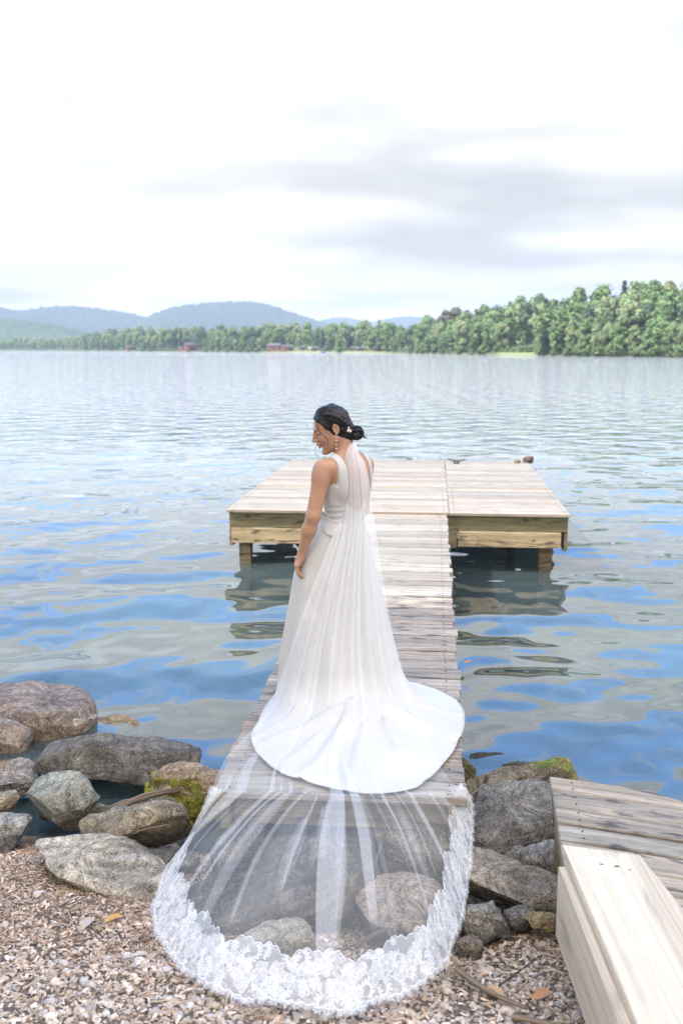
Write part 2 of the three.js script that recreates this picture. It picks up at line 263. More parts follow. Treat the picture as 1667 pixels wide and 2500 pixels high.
{
  const r = rand(42);
  const stand = (k, e, h, species, label, category, group) => { const [x, z] = bank(k, e); return tree(species, Math.floor(r() * 4), x, landHeight(k, e) - 0.3, z, h, r() * 6.28, label, category, group); };
  const KX = (px) => (px - 833.5) / 2430;
  // right: near wooded bank rising to the right
  const rightTop = (px) => lerp(17, 19.5, smooth(1000, 1500, px));
  const rows = [[4, 0.62, 30], [11, 0.82, 34], [22, 0.95, 36], [36, 1.0, 38], [52, 1.04, 40], [72, 1.06, 44], [96, 1.08, 50]];
  rows.forEach(([e, f, step], row) => {
    for (let px = 905 + row * 9 + (row > 2 ? 80 : 0); px < 1760; px += step * (0.8 + 0.45 * r()) * lerp(0.62, 1, smooth(900, 1300, px))) {
      if (row < 2 && px > 1196 && px < 1305) continue;
      if (row === 0 && r() < 0.2) continue;
      const t = r(), sp = t < 0.52 ? 'green' : t < 0.74 ? 'pale' : t < 0.88 ? 'dark' : 'pine';
      const nm = { green: 'mid green leafy tree in the forest on the near right bank', pale: 'pale yellowish green leafy tree in the forest on the near right bank', dark: 'dark green leafy tree in the forest on the near right bank', pine: 'narrow dark conifer in the forest on the near right bank' }[sp];
      stand(KX(px), e + 4 * (r() - 0.5), rightTop(px) * f * (0.76 + 0.36 * r()) * (sp === 'pine' ? 0.98 : 1), sp, nm, 'tree', { green: 'green trees of the right bank', pale: 'pale trees of the right bank', dark: 'dark trees of the right bank', pine: 'conifers of the right bank' }[sp]);
    }
  });
  stand(KX(1084), 26, 21.5, 'brown', 'tall brownish tree standing above its neighbours at the start of the right forest', 'tree');
  stand(KX(1105), 33, 22, 'brown', 'second brownish tree, just right behind the tallest brownish one', 'tree');
  stand(KX(1222), 13, 12.5, 'pale', 'small pale tree with layered branches beside the shore clearing', 'tree');
  for (let px = 1000; px < 1720; px += 17 + 16 * r()) if (px < 1196 || px > 1300) stand(KX(px), 2.2 + 1.4 * r(), 2.6 + 2.6 * r(), 'shrub', 'low green shrub at the water line of the right bank', 'shrub', 'shrubs along the right bank');
  for (let px = 1205; px < 1300; px += 12 + 8 * r()) stand(KX(px), 9 + 2 * r(), 2 + 0.8 * r(), 'shrub', 'low shrub behind the small grassy clearing of the right bank', 'shrub', 'shrubs behind the clearing');
  // centre and left: lower bank across the lake, gaps for the houses
  const gaps = [[306, 346], [408, 496], [655, 722], [733, 752], [752, 792], [848, 932]];
  const far = [[5, 0.6, 15], [14, 0.82, 18], [26, 0.98, 19], [42, 1.08, 20], [62, 1.12, 24]];
  far.forEach(([e, f, step], row) => {
    for (let px = 212 + row * 5; px < 960; px += step * (0.75 + 0.5 * r()) * lerp(0.8, 1.15, smooth(300, 900, px))) {
      if (row < 2 && gaps.some(([a, b]) => px > a - 5 && px < b + 5)) continue;
      const t = r(), pn = px > 640 ? 0.72 : 0.88, sp = t < 0.44 ? 'green' : t < 0.64 ? 'pale' : t < pn ? 'dark' : 'pine';
      const nm = { green: 'mid green tree of the far shore woods across the lake', pale: 'pale green tree of the far shore woods across the lake', dark: 'dark green tree of the far shore woods across the lake', pine: 'dark pointed conifer of the far shore woods across the lake' }[sp];
      const big = lerp(18.5, 16.2, smooth(300, 800, px));
      stand(KX(px), e + 5 * (r() - 0.5), big * f * (0.76 + 0.38 * r()), sp, nm, 'tree', { green: 'green trees across the lake', pale: 'pale trees across the lake', dark: 'dark trees across the lake', pine: 'conifers across the lake' }[sp]);
    }
  });
  [[4, 0.75, 9.5], [16, 0.95, 10.5]].forEach(([e, f, step]) => {
    for (let px = -40; px < 212; px += step * (0.7 + 0.6 * r())) { const sp = r() < 0.55 ? 'pale' : 'green'; stand(KX(px), e, 16.5 * f * (0.85 + 0.3 * r()), sp, sp === 'pale' ? 'small pale tree in the low treeline at the far left shore' : 'small green tree in the low treeline at the far left shore', 'tree', sp === 'pale' ? 'pale trees of the far left shore' : 'green trees of the far left shore'); }
  });
  for (let px = 220; px < 905; px += 18 + 16 * r()) if (!gaps.some(([a, b]) => px > a && px < b)) stand(KX(px), 2.5, 2.5 + 2 * r(), 'shrub', 'low shrub at the foot of the far shore woods', 'shrub', 'shrubs along the far shore');
}
// ------------------------------------------------------------------ lakeside cabins and boats across the water
{
  const red = std({ color: new THREE.Color(0.19, 0.06, 0.05), roughness: 0.85 }), brown = std({ color: new THREE.Color(0.16, 0.09, 0.06), roughness: 0.85 }), roofM = std({ color: new THREE.Color(0.09, 0.083, 0.083), roughness: 0.8 }), roofB = std({ color: new THREE.Color(0.085, 0.07, 0.064), roughness: 0.85 }), glass = phys({ color: new THREE.Color(0.03, 0.035, 0.04), roughness: 0.15 }), trim = std({ color: new THREE.Color(0.62, 0.6, 0.56), roughness: 0.7 });
  const gable = (w, h, d) => geom([-w, 0, -d, w, 0, -d, w, 0, d, -w, 0, d, -w, 0.16 * h, -d, w, 0.16 * h, -d, w, 0.16 * h, d, -w, 0.16 * h, d, -w, h, 0, w, h, 0].map((v, i) => v), [4, 8, 9, 4, 9, 5, 6, 9, 8, 6, 8, 7, 4, 7, 8, 5, 9, 6, 0, 4, 5, 0, 5, 1, 2, 6, 7, 2, 7, 3, 0, 3, 7, 0, 7, 4, 1, 5, 6, 1, 6, 2, 0, 1, 2, 0, 2, 3]).toNonIndexed();
  const pyramid = (w, h, d) => { const g = new THREE.ConeGeometry(Math.SQRT2, h, 4, 1).rotateY(Math.PI / 4).scale(w, 1, d).translate(0, h / 2, 0); return g.toNonIndexed(); };
  function cabin(px, e, w, h, d, wallM, roofMat, hip, turn, label, lean) {
    const k = (px - 833.5) / 2430, [x, z] = bank(k, e), o = thing('lakeside_cabin', label, 'cabin'); o.position.set(x, landHeight(k, e) - 0.2, z); o.rotation.y = Math.atan2(-k, 1) + turn; o.scale.setScalar(0.85);
    put('wall', new THREE.BoxGeometry(w, h, d).translate(0, h / 2, 0), wallM, o);
    const rg = hip ? pyramid(w / 2 + 1.1, h * 0.75, d / 2 + 1.1) : gable(w / 2 + 0.6, h * 0.62, d / 2 + 0.7); rg.computeVertexNormals(); rg.translate(0, h, 0); put('roof', rg, roofMat, o);
    const n = Math.max(1, Math.round(w / 3.4));
    for (let i = 0; i < n; i++) { const wx = (i + 0.5) / n * w - w / 2; if (i === n >> 1) { put('door', new THREE.BoxGeometry(1, 2, 0.12).translate(wx, 1.1, d / 2 + 0.05), brown === wallM ? trim : brown, o); continue; } const f = put('window', new THREE.BoxGeometry(1.5, 1.3, 0.14).translate(wx, h * 0.58, d / 2 + 0.05), trim, o); put('pane', new THREE.BoxGeometry(1.25, 1.05, 0.06).translate(wx, h * 0.58, d / 2 + 0.12), glass, f); }
    if (lean) { put('porch_roof', new THREE.BoxGeometry(w * 0.9, 0.18, 2.4).rotateX(0.2).translate(0, h * 0.72, d / 2 + 1.2), roofMat, o); for (const s of [-1, 1]) put('porch_post', new THREE.BoxGeometry(0.2, h * 0.66, 0.2).translate(s * w * 0.42, h * 0.33, d / 2 + 2.2), trim, o); }
  }
  cabin(325, 9, 10, 3.4, 7, red, roofM, false, 0.5, 'leftmost small red cabin with a grey roof on the far shore');
  cabin(472, 10, 11.5, 5.2, 8, red, roofB, false, 0.25, 'tall red two storey cabin with a brown roof on the far shore', true);
  cabin(447, 6, 3.4, 2.8, 3, std({ color: new THREE.Color(0.62, 0.13, 0.07), roughness: 0.8 }), roofM, false, 0, 'tiny bright red hut at the water beside the tall red cabin');
  cabin(673, 12, 10.5, 4.2, 8, red, roofM, false, -0.3, 'red cabin with a pale roof at the left end of the lawn');
  cabin(702, 9, 8, 3.3, 7, red, roofM, false, 0.6, 'low red cabin with a pale gable roof, next to the first lawn cabin', true);
  cabin(742, 16, 5.5, 2.8, 5, brown, roofM, false, 0.3, 'small half hidden brown cabin between lawn shrubs');
  cabin(772, 12, 7.5, 2.6, 7, brown, roofB, true, 0, 'brown hip roofed lakeside pavilion on the lawn');
  cabin(862, 15, 6, 2.4, 6, brown, roofM, true, 0, 'left one of three low cabins at the right end of the lawn');
  cabin(884, 15, 7, 2.2, 5.5, brown, roofM, true, 0, 'middle one of three low cabins at the right end of the lawn');
  cabin(921, 13, 6, 2.6, 6, red, roofM, true, 0, 'right red one of three low cabins at the right end of the lawn');
  const hull = (l, w, h) => { const s = gridGeo(16, 6, (u, v) => { const x = (u - 0.5) * l, b = Math.pow(Math.max(0, Math.sin(Math.PI * clamp(u * 0.86 + 0.1))), 0.6), a = (v - 0.5) * Math.PI; return { p: [x, h - Math.cos(a) * h * (0.55 + 0.45 * b), Math.sin(a) * w / 2 * b] }; }); return s; };
  const boat = (px, e, mat, label, seatM) => { const k = (px - 833.5) / 2430, [x, z] = bank(k, e), o = thing('rowing_boat', label, 'boat'); o.position.set(x, -0.1, z); put('hull', hull(4.6, 1.7, 0.7), mat, o); for (const s of [-0.8, 0.7]) put('seat', new THREE.BoxGeometry(0.3, 0.06, 1.3).translate(s, 0.45, 0), seatM, o); };
  const bl = std({ color: new THREE.Color(0.1, 0.16, 0.45), roughness: 0.4, side: THREE.DoubleSide }), wh = std({ color: new THREE.Color(0.78, 0.78, 0.8), roughness: 0.4, side: THREE.DoubleSide });
  boat(793, -3, bl, 'blue rowing boat at the far lawn beach', trim); boat(803, -4, wh, 'white rowing boat beside the blue one at the far lawn beach', brown); boat(881, -4, wh, 'white rowing boat lying below the three low cabins', trim);
  const k = (425 - 833.5) / 2430, [bx, bz] = bank(k, -3), dk = thing('boat_landing', 'low boat landing at the water beside the tiny red hut', 'landing'); dk.position.set(bx, 0, bz); put('deck', new THREE.BoxGeometry(8, 0.25, 3).translate(0, 0.7, 0), roofB, dk); for (const s of [-3.6, 0, 3.6]) put('post', new THREE.CylinderGeometry(0.14, 0.14, 2.6, 8).translate(s, -0.4, 1.3), brown, dk);
}

// ------------------------------------------------------------------ near shore ground and lake bed (one sheet)
const groundProfile = table([[-20, 3.6], [-6, 1.85], [-2, 1.2], [0, 0.92], [1.5, 0.66], [3.0, 0.37], [3.8, 0.22], [4.6, 0.08], [5.2, -0.06], [6, -0.26], [8, -0.50], [12, -0.66], [16, -0.95], [20, -2.0], [40, -5.2], [90, -8], [3000, -9]]);
function groundY(x, z) {
  const d = -z + 0.10 * x * (z < -3 ? 1 : 0.3);
  let y = groundProfile(d)[0];
  const near = 1 - smooth(5.5, 12, d);
  return y + near * (0.05 * fbm(x * 0.9, z * 0.9, 5, 3) + 0.025 * noise(x * 3.1, z * 3.1, 2)) + (1 - near) * 0.3 * fbm(x * 0.5, z * 0.5, 9, 3);
}
const gravelTex = tex(512, 512, (u, v) => { const a = tnoise(u, v, 60, 60, 3, 3.1), b = tnoise(u, v, 14, 14, 3, 8.2); const t = 0.62 + 0.38 * a + 0.22 * b; return [t, t * 0.97, t * 0.93]; }, true);
const gravelBump = tex(512, 512, (u, v) => { const a = tnoise(u, v, 70, 70, 3, 5.1); return [0.5 + 0.6 * a]; }, false);
{
  const ds = [-20, -12, -8, -5, -3, -1, 0, 0.8, 1.5]; for (let d = 1.9; d < 8; d += 0.075) ds.push(d); for (let d = 8; d < 16; d += 0.35) ds.push(d); ds.push(17, 19, 22, 27, 34, 45, 60, 90, 150, 300, 700, 1600);
  const xs = []; for (let x = -3.6; x <= 3.61; x += 0.08) xs.push(x); for (const e of [4.2, 5, 6.2, 8, 11, 16, 25, 45, 90, 200, 500, 1200]) { xs.unshift(-e); xs.push(e); }
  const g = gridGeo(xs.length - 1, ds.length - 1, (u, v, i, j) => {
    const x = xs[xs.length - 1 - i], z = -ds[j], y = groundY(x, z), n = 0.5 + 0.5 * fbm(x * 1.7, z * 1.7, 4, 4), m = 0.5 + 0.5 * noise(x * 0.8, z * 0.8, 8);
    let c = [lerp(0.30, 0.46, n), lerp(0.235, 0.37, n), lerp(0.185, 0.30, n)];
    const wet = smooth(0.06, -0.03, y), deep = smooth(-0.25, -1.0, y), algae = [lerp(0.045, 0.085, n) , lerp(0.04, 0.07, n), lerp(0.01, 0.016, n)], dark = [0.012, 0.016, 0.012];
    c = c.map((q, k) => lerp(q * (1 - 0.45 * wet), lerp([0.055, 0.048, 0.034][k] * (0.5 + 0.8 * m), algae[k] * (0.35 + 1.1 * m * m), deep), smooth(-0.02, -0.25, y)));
    const litBed = smooth(7.6, 9.5, -z) * (1 - smooth(15, 19, -z)) * smooth(4.5, 3, Math.abs(x - 0.4)); c = c.map((q, k) => lerp(q, [0.42, 0.34, 0.03][k] * (0.35 + 0.9 * m), 0.85 * litBed));  // algae olive bed, painted brighter round the platform in place of missing light
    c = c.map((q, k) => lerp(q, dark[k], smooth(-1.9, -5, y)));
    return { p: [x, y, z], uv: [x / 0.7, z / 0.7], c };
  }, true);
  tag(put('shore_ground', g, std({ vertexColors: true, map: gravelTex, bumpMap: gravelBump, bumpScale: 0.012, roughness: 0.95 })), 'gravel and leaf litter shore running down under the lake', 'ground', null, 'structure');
}

// ------------------------------------------------------------------ the lake
const waterNormals = (() => {
  const N = 512, S = 7, r = rand(9), waves = [];
  for (let i = 0; i < 46; i++) { const ang = 1.42 + (r() - 0.5) * 3.0, lam = 0.22 * Math.pow(9, Math.pow(r(), 0.9)), kx = Math.round(S / lam * Math.cos(ang)), kz = Math.round(S / lam * Math.sin(ang)); if (!kx && !kz) continue; waves.push([kx, kz, r() * 6.283, (0.5 + r()) * 0.021]); }
  const d = new Float32Array(N * N * 4);
  for (let y = 0; y < N; y++) for (let x = 0; x < N; x++) {
    let sx = 0, sz = 0; for (const [a, b, p, s] of waves) { const q = Math.cos(6.28318 * (a * x + b * y) / N + p) * s / Math.hypot(a, b); sx += q * a; sz += q * b; }
    const l = 1 / Math.hypot(sx, sz, 1), o = (y * N + x) * 4; d[o] = -sx * l * 0.5 + 0.5; d[o + 1] = -sz * l * 0.5 + 0.5; d[o + 2] = l * 0.5 + 0.5; d[o + 3] = 1;
  }
  const t = new THREE.DataTexture(d, N, N, THREE.RGBAFormat, THREE.FloatType); t.wrapS = t.wrapT = THREE.RepeatWrapping; t.magFilter = t.minFilter = THREE.LinearFilter; t.needsUpdate = true; return t;
})();
const WAVES = (() => { const r = rand(23), o = []; for (let i = 0; i < 36; i++) { const lam = 0.36 * Math.pow(8.5, r()), ang = 1.35 + (r() - 0.5) * 1.7 + (r() - 0.5) * 0.9, k = 6.28318 / lam; o.push([k * Math.cos(ang), k * Math.sin(ang), r() * 6.28, 0.0185 * (0.6 + 0.8 * r()), lam]); } return o; })();
function wave(x, z, cell, damp) {
  let h = 0, sx = 0, sz = 0; const wx = x + 0.25 * noise(x * 0.35, z * 0.35, 3), wz = z + 0.25 * noise(x * 0.35, z * 0.35, 8);
  for (const [a, b, p, s, lam] of WAVES) { const w = s * damp * smooth(3.5, 7, lam / cell); if (!w) continue; const q = a * wx + b * wz + p, k = Math.hypot(a, b); h += w / k * Math.sin(q); sx += w * Math.cos(q) * a / k; sz += w * Math.cos(q) * b / k; }
  return [h, sx, sz];
}
{
  const rs = []; for (let r = 3.2; r < 72; r += 0.034 * Math.pow(Math.max(r, 5) / 6, 1.75)) rs.push(r); rs.push(72);
  const NC = 430, pos = [], nor = [], uv = [], idx = [], calm = (x, z) => 0.62 + 0.38 * smooth(4.8, 8.5, -z + 0.1 * x);
  rs.forEach((r, j) => { const dr = j ? r - rs[j - 1] : 0.03; for (let i = 0; i <= NC; i++) {
    const a = lerp(-0.66, 0.66, i / NC), x = Math.sin(a) * r, z = -Math.cos(a) * r, edge = 1 - smooth(60, 71.5, r), [h, sx, sz] = wave(x, z, Math.max(dr, r * 1.32 / NC), calm(x, z) * edge), l = 1 / Math.hypot(sx, 1, sz);
    pos.push(x, h * edge, z); nor.push(-sx * l, l, -sz * l); uv.push(x / 7, -z / 7); } });
  for (let j = 0; j < rs.length - 1; j++) for (let i = 0; i < NC; i++) { const a = j * (NC + 1) + i, b = a + 1, c = a + NC + 1; idx.push(a, b, c, b, c + 1, c); }
  const near = geom(pos, idx, uv, null, nor);
  const flat = (r0, r1, a0, a1, nr, na) => { const g = gridGeo(na, nr, (u, v) => { const r = r0 * Math.pow(r1 / r0, v), a = lerp(a1, a0, u), x = Math.sin(a) * r, z = -Math.cos(a) * r; return { p: [x, 0, z], uv: [x / 7, -z / 7] }; }); return g; };
  const all = mergeGeometries([near, flat(72, 1700, -0.66, 0.66, 40, 60), flat(2, 1700, -1.5, -0.66, 40, 30), flat(2, 1700, 0.66, 1.5, 40, 30)]), RINGS = 22, share = [...Array(RINGS).keys()].map((i) => i / (RINGS - 1)), bounds = share.slice(0, -1).map((t) => rs.findIndex((r) => r > 12.5 * Math.pow(4.9, t))); // small ripples grow outwards; paler body colour there stands in for reflected sky
  let from = 0; [...bounds, rs.length - 1].forEach((b, i) => { const to = b * NC * 6; all.addGroup(from, to - from, i); from = to; }); all.addGroup(from, all.index.count - from, RINGS - 1);
  const water = share.map((t) => phys({ color: new THREE.Color(...[0.40, 0.55, 0.60].map((c, q) => lerp(c, [0.56, 0.58, 0.60][q], t))), transmission: lerp(0.91, 0.42, Math.pow(t, 0.9)), thickness: 0, roughness: 0.02, ior: lerp(1.68, 1.62, t), normalMap: waterNormals, normalScale: new THREE.Vector2(1, 1).multiplyScalar(lerp(0.5, 1.65, t)) }));
  tag(put('lake', all, water), 'rippled lake reflecting white clouds and blue sky', 'lake', null, 'structure');
}

// ================================================================== DOCKS
const DECK = 0.68, PIER_TURN = -0.0925;                              // deck height above water; the pier runs 5.3 degrees right of straight out
const woodTex = tex(1024, 512, (u, v) => {
  const warp = 0.018 * tnoise(u, v, 4, 6, 2, 1.7), grain = tnoise(u, v + warp, 5, 150, 3, 4.4), broad = tnoise(u, v + warp, 3, 26, 3, 9.1), blot = tnoise(u, v, 9, 14, 4, 2.6), fine = tnoise(u, v, 40, 260, 2, 6.6);
  let k = 0.72 + 0.26 * grain + 0.24 * broad + 0.16 * fine; const stain = smooth(0.10, 0.42, blot); k *= 1 - 0.42 * stain; const crack = smooth(0.34, 0.5, grain + 0.3 * fine); k *= 1 - 0.5 * crack;
  return [k, k * (0.965 - 0.01 * stain), k * (0.91 + 0.05 * stain)];
}, true);
const woodBump = tex(1024, 512, (u, v) => { const warp = 0.018 * tnoise(u, v, 4, 6, 2, 1.7), grain = tnoise(u, v + warp, 5, 150, 3, 4.4), fine = tnoise(u, v, 40, 260, 2, 6.6); return [0.55 + 0.5 * grain + 0.3 * fine]; }, false);
for (const t of [woodTex, woodBump]) t.repeat.set(1 / 1.7, 1 / 0.75);
const deckMat = std({ map: woodTex, bumpMap: woodBump, bumpScale: 0.003, roughness: 0.85, vertexColors: true, color: new THREE.Color(0.72, 0.65, 0.58) });
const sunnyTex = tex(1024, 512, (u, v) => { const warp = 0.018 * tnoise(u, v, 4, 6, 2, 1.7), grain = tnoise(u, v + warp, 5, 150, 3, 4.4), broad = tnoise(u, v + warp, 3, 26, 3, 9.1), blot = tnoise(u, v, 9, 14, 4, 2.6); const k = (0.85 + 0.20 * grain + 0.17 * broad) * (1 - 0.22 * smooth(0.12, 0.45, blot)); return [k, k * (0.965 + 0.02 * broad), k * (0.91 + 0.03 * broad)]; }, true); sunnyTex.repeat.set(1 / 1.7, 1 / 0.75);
const sunnyMat = std({ map: sunnyTex, bumpMap: woodBump, bumpScale: 0.003, roughness: 0.8, vertexColors: true, color: new THREE.Color(0.345, 0.327, 0.31) });  // lit copy of deckMat: sunlit look put into its tone and grain
const beamMat = std({ map: woodTex, bumpMap: woodBump, bumpScale: 0.003, roughness: 0.9, vertexColors: true, color: new THREE.Color(0.42, 0.38, 0.26) });
const nailMat = std({ color: new THREE.Color(0.05, 0.045, 0.04), roughness: 0.7, metalness: 0.4 });
const boardTint = (r, k = 1) => { const t = k * (0.78 + 0.4 * r()), w = (r() - 0.5) * 0.10; return [t * (1 + w), t, t * (1 - w * 0.8)]; };
function nails(list, parent, rad = 0.005) { const g = list.map(([x, y, z]) => new THREE.CylinderGeometry(rad, rad, 0.004, 7).translate(x, y, z)); put('nail', mergeGeometries(g), nailMat, parent, 'stuff'); }
// frame of the pier: x across (right), z back towards the shore; its origin is the middle of the walkway's near end, at water level
const pier = (o) => { o.position.set(-0.017, 0, -4.228); o.rotation.y = PIER_TURN; return o; };
{
  const r = rand(301), W = pier(thing('wooden_walkway', 'narrow weathered plank walkway leading out to the square platform', 'walkway'));
  const L = 7.755, n = 42, pitch = L / n, nl = [];
  for (let i = 0; i < n; i++) {
    const z = -(i + 0.5) * pitch, wd = pitch - 0.006 - 0.003 * r(), len = 1.158 + 0.03 * (r() - 0.5), jx = 0.022 * (r() - 0.5), tilt = 0.004 * (r() - 0.5), dy = 0.004 * (r() - 0.5);
    const sunlit = smooth(16, 24, i), t = boardTint(r, lerp(0.85, 1.05, sunlit)), tw = t.map((c, k) => c * lerp([0.99, 0.98, 1.0][k], 1, sunlit));  // sunlit stretch painted in: brighter tint, then the lit copy of the wood
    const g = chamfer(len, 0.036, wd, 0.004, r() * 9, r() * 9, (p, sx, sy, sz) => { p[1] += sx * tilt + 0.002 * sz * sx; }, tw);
    g.translate(jx, DECK - 0.018 + dy, z); put('board', g, sunlit > 0.5 ? sunnyMat : deckMat, W);
    for (const sx of [-0.5, 0.5]) for (const q of [-0.05, 0.05]) nl.push([sx + 0.01 * (r() - 0.5), DECK + 0.001 + dy + sx * 2 * tilt * 0.9, z + q]);
  }
  for (const s of [-1, 1]) put('side_beam', chamfer(0.045, 0.16, L - 0.04, 0.004, r() * 5, r() * 5, null, [1, 1, 1]).translate(s * 0.52, DECK - 0.036 - 0.082, -L / 2), beamMat, W);
  put('end_beam', chamfer(0.99, 0.15, 0.045, 0.004, 3, 1, null, [1.25, 1.2, 1.25]).translate(0, DECK - 0.036 - 0.08, -0.10), beamMat, W);
  for (const z of [-2.6, -5.2]) for (const s of [-1, 1]) put('post', new THREE.CylinderGeometry(0.055, 0.06, 2.2, 10).translate(s * 0.43, DECK - 0.2 - 1.1, z), tintMat(beamMat, 0.8), W);
  nails(nl, W, 0.0045);
}
function tintMat(m, k) { const c = m.clone(); c.vertexColors = false; c.color.multiplyScalar(k); return c; }
{
  const r = rand(302), Pf = pier(thing('dock_platform', 'square wooden swimming platform at the end of the walkway', 'dock')), nl = [];
  const x0 = -2.13, xs = 0.605, x1 = 2.05, z0 = -7.76, dep = 5.72, n = 30, pitch = dep / n, top = DECK + 0.026;
  for (let i = 0; i < n; i++) for (const [a, b] of [[x0, xs - 0.004], [xs + 0.004, x1]]) {
    const z = z0 - (i + 0.5) * pitch, t = boardTint(r, 1.06), g = chamfer(b - a + 0.012 * (r() - 0.5), 0.036, pitch - 0.005 - 0.003 * r(), 0.004, r() * 9, r() * 9, null, i === 11 ? [t[0] * 1.02, t[1] * 0.93, t[2] * 0.78] : t);
    g.translate((a + b) / 2, top - 0.018 + 0.003 * (r() - 0.5), z); put('board', g, sunnyMat, Pf);
    if (i < 12) for (const x of [a + 0.06, b - 0.06]) nl.push([x, top + 0.001, z - 0.04], [x, top + 0.001, z + 0.04]);
  }
  const y1 = top - 0.036;
  const beam = (name, w, h, d, x, y, z, t) => put(name, chamfer(w, h, d, 0.004, r() * 9, r() * 9, null, t ?? boardTint(r)).translate(x, y, z), beamMat, Pf);
  beam('front_beam', x1 - x0 - 0.07, 0.19, 0.045, (x0 + x1) / 2, y1 - 0.095, z0 - 0.06, [0.70, 0.72, 0.62]);  // dark tint stands in for shade under the deck lip
  for (const [a, b] of [[x0 + 0.06, -0.62], [0.715, x1 - 0.10]]) beam('lower_beam', b - a, 0.185, 0.045, (a + b) / 2, y1 - 0.19 - 0.097, z0 - 0.022, [1.75, 1.6, 1.55]);  // pale tint paints in the sun on these lower beams
  beam('lower_beam', 0.19, 0.21, 0.045, 0.61, y1 - 0.19 - 0.104, z0 - 0.05, [1.15, 1.1, 1.05]);
  for (const s of [x0 + 0.035, x1 - 0.035]) { beam('side_beam', 0.045, 0.19, dep - 0.16, s, y1 - 0.095, z0 - dep / 2 - 0.02, [1, 1, 1]); beam('side_beam', 0.045, 0.24, dep - 0.3, s, y1 - 0.19 - 0.125, z0 - dep / 2 + 0.06, [1.2, 1.15, 1.1]); }
  beam('rear_beam', x1 - x0 - 0.1, 0.19, 0.045, (x0 + x1) / 2, y1 - 0.095, z0 - dep + 0.05, [1, 1, 1]);
  for (let x = -1.6; x < 2.0; x += 0.6) beam('joist', 0.04, 0.18, dep - 0.3, x, y1 - 0.092, z0 - dep / 2, [0.9, 0.9, 0.9]);
  for (const x of [x0 + 0.20, x1 - 0.27]) for (const z of [z0 - 0.20, z0 - dep + 0.25]) put('post', chamfer(0.15, 2.6, 0.15, 0.008, r() * 4, r() * 4, null, [0.62, 0.55, 0.5]).translate(x, y1 - 0.2 - 1.3, z), beamMat, Pf);
  nails(nl, Pf, 0.005);
}
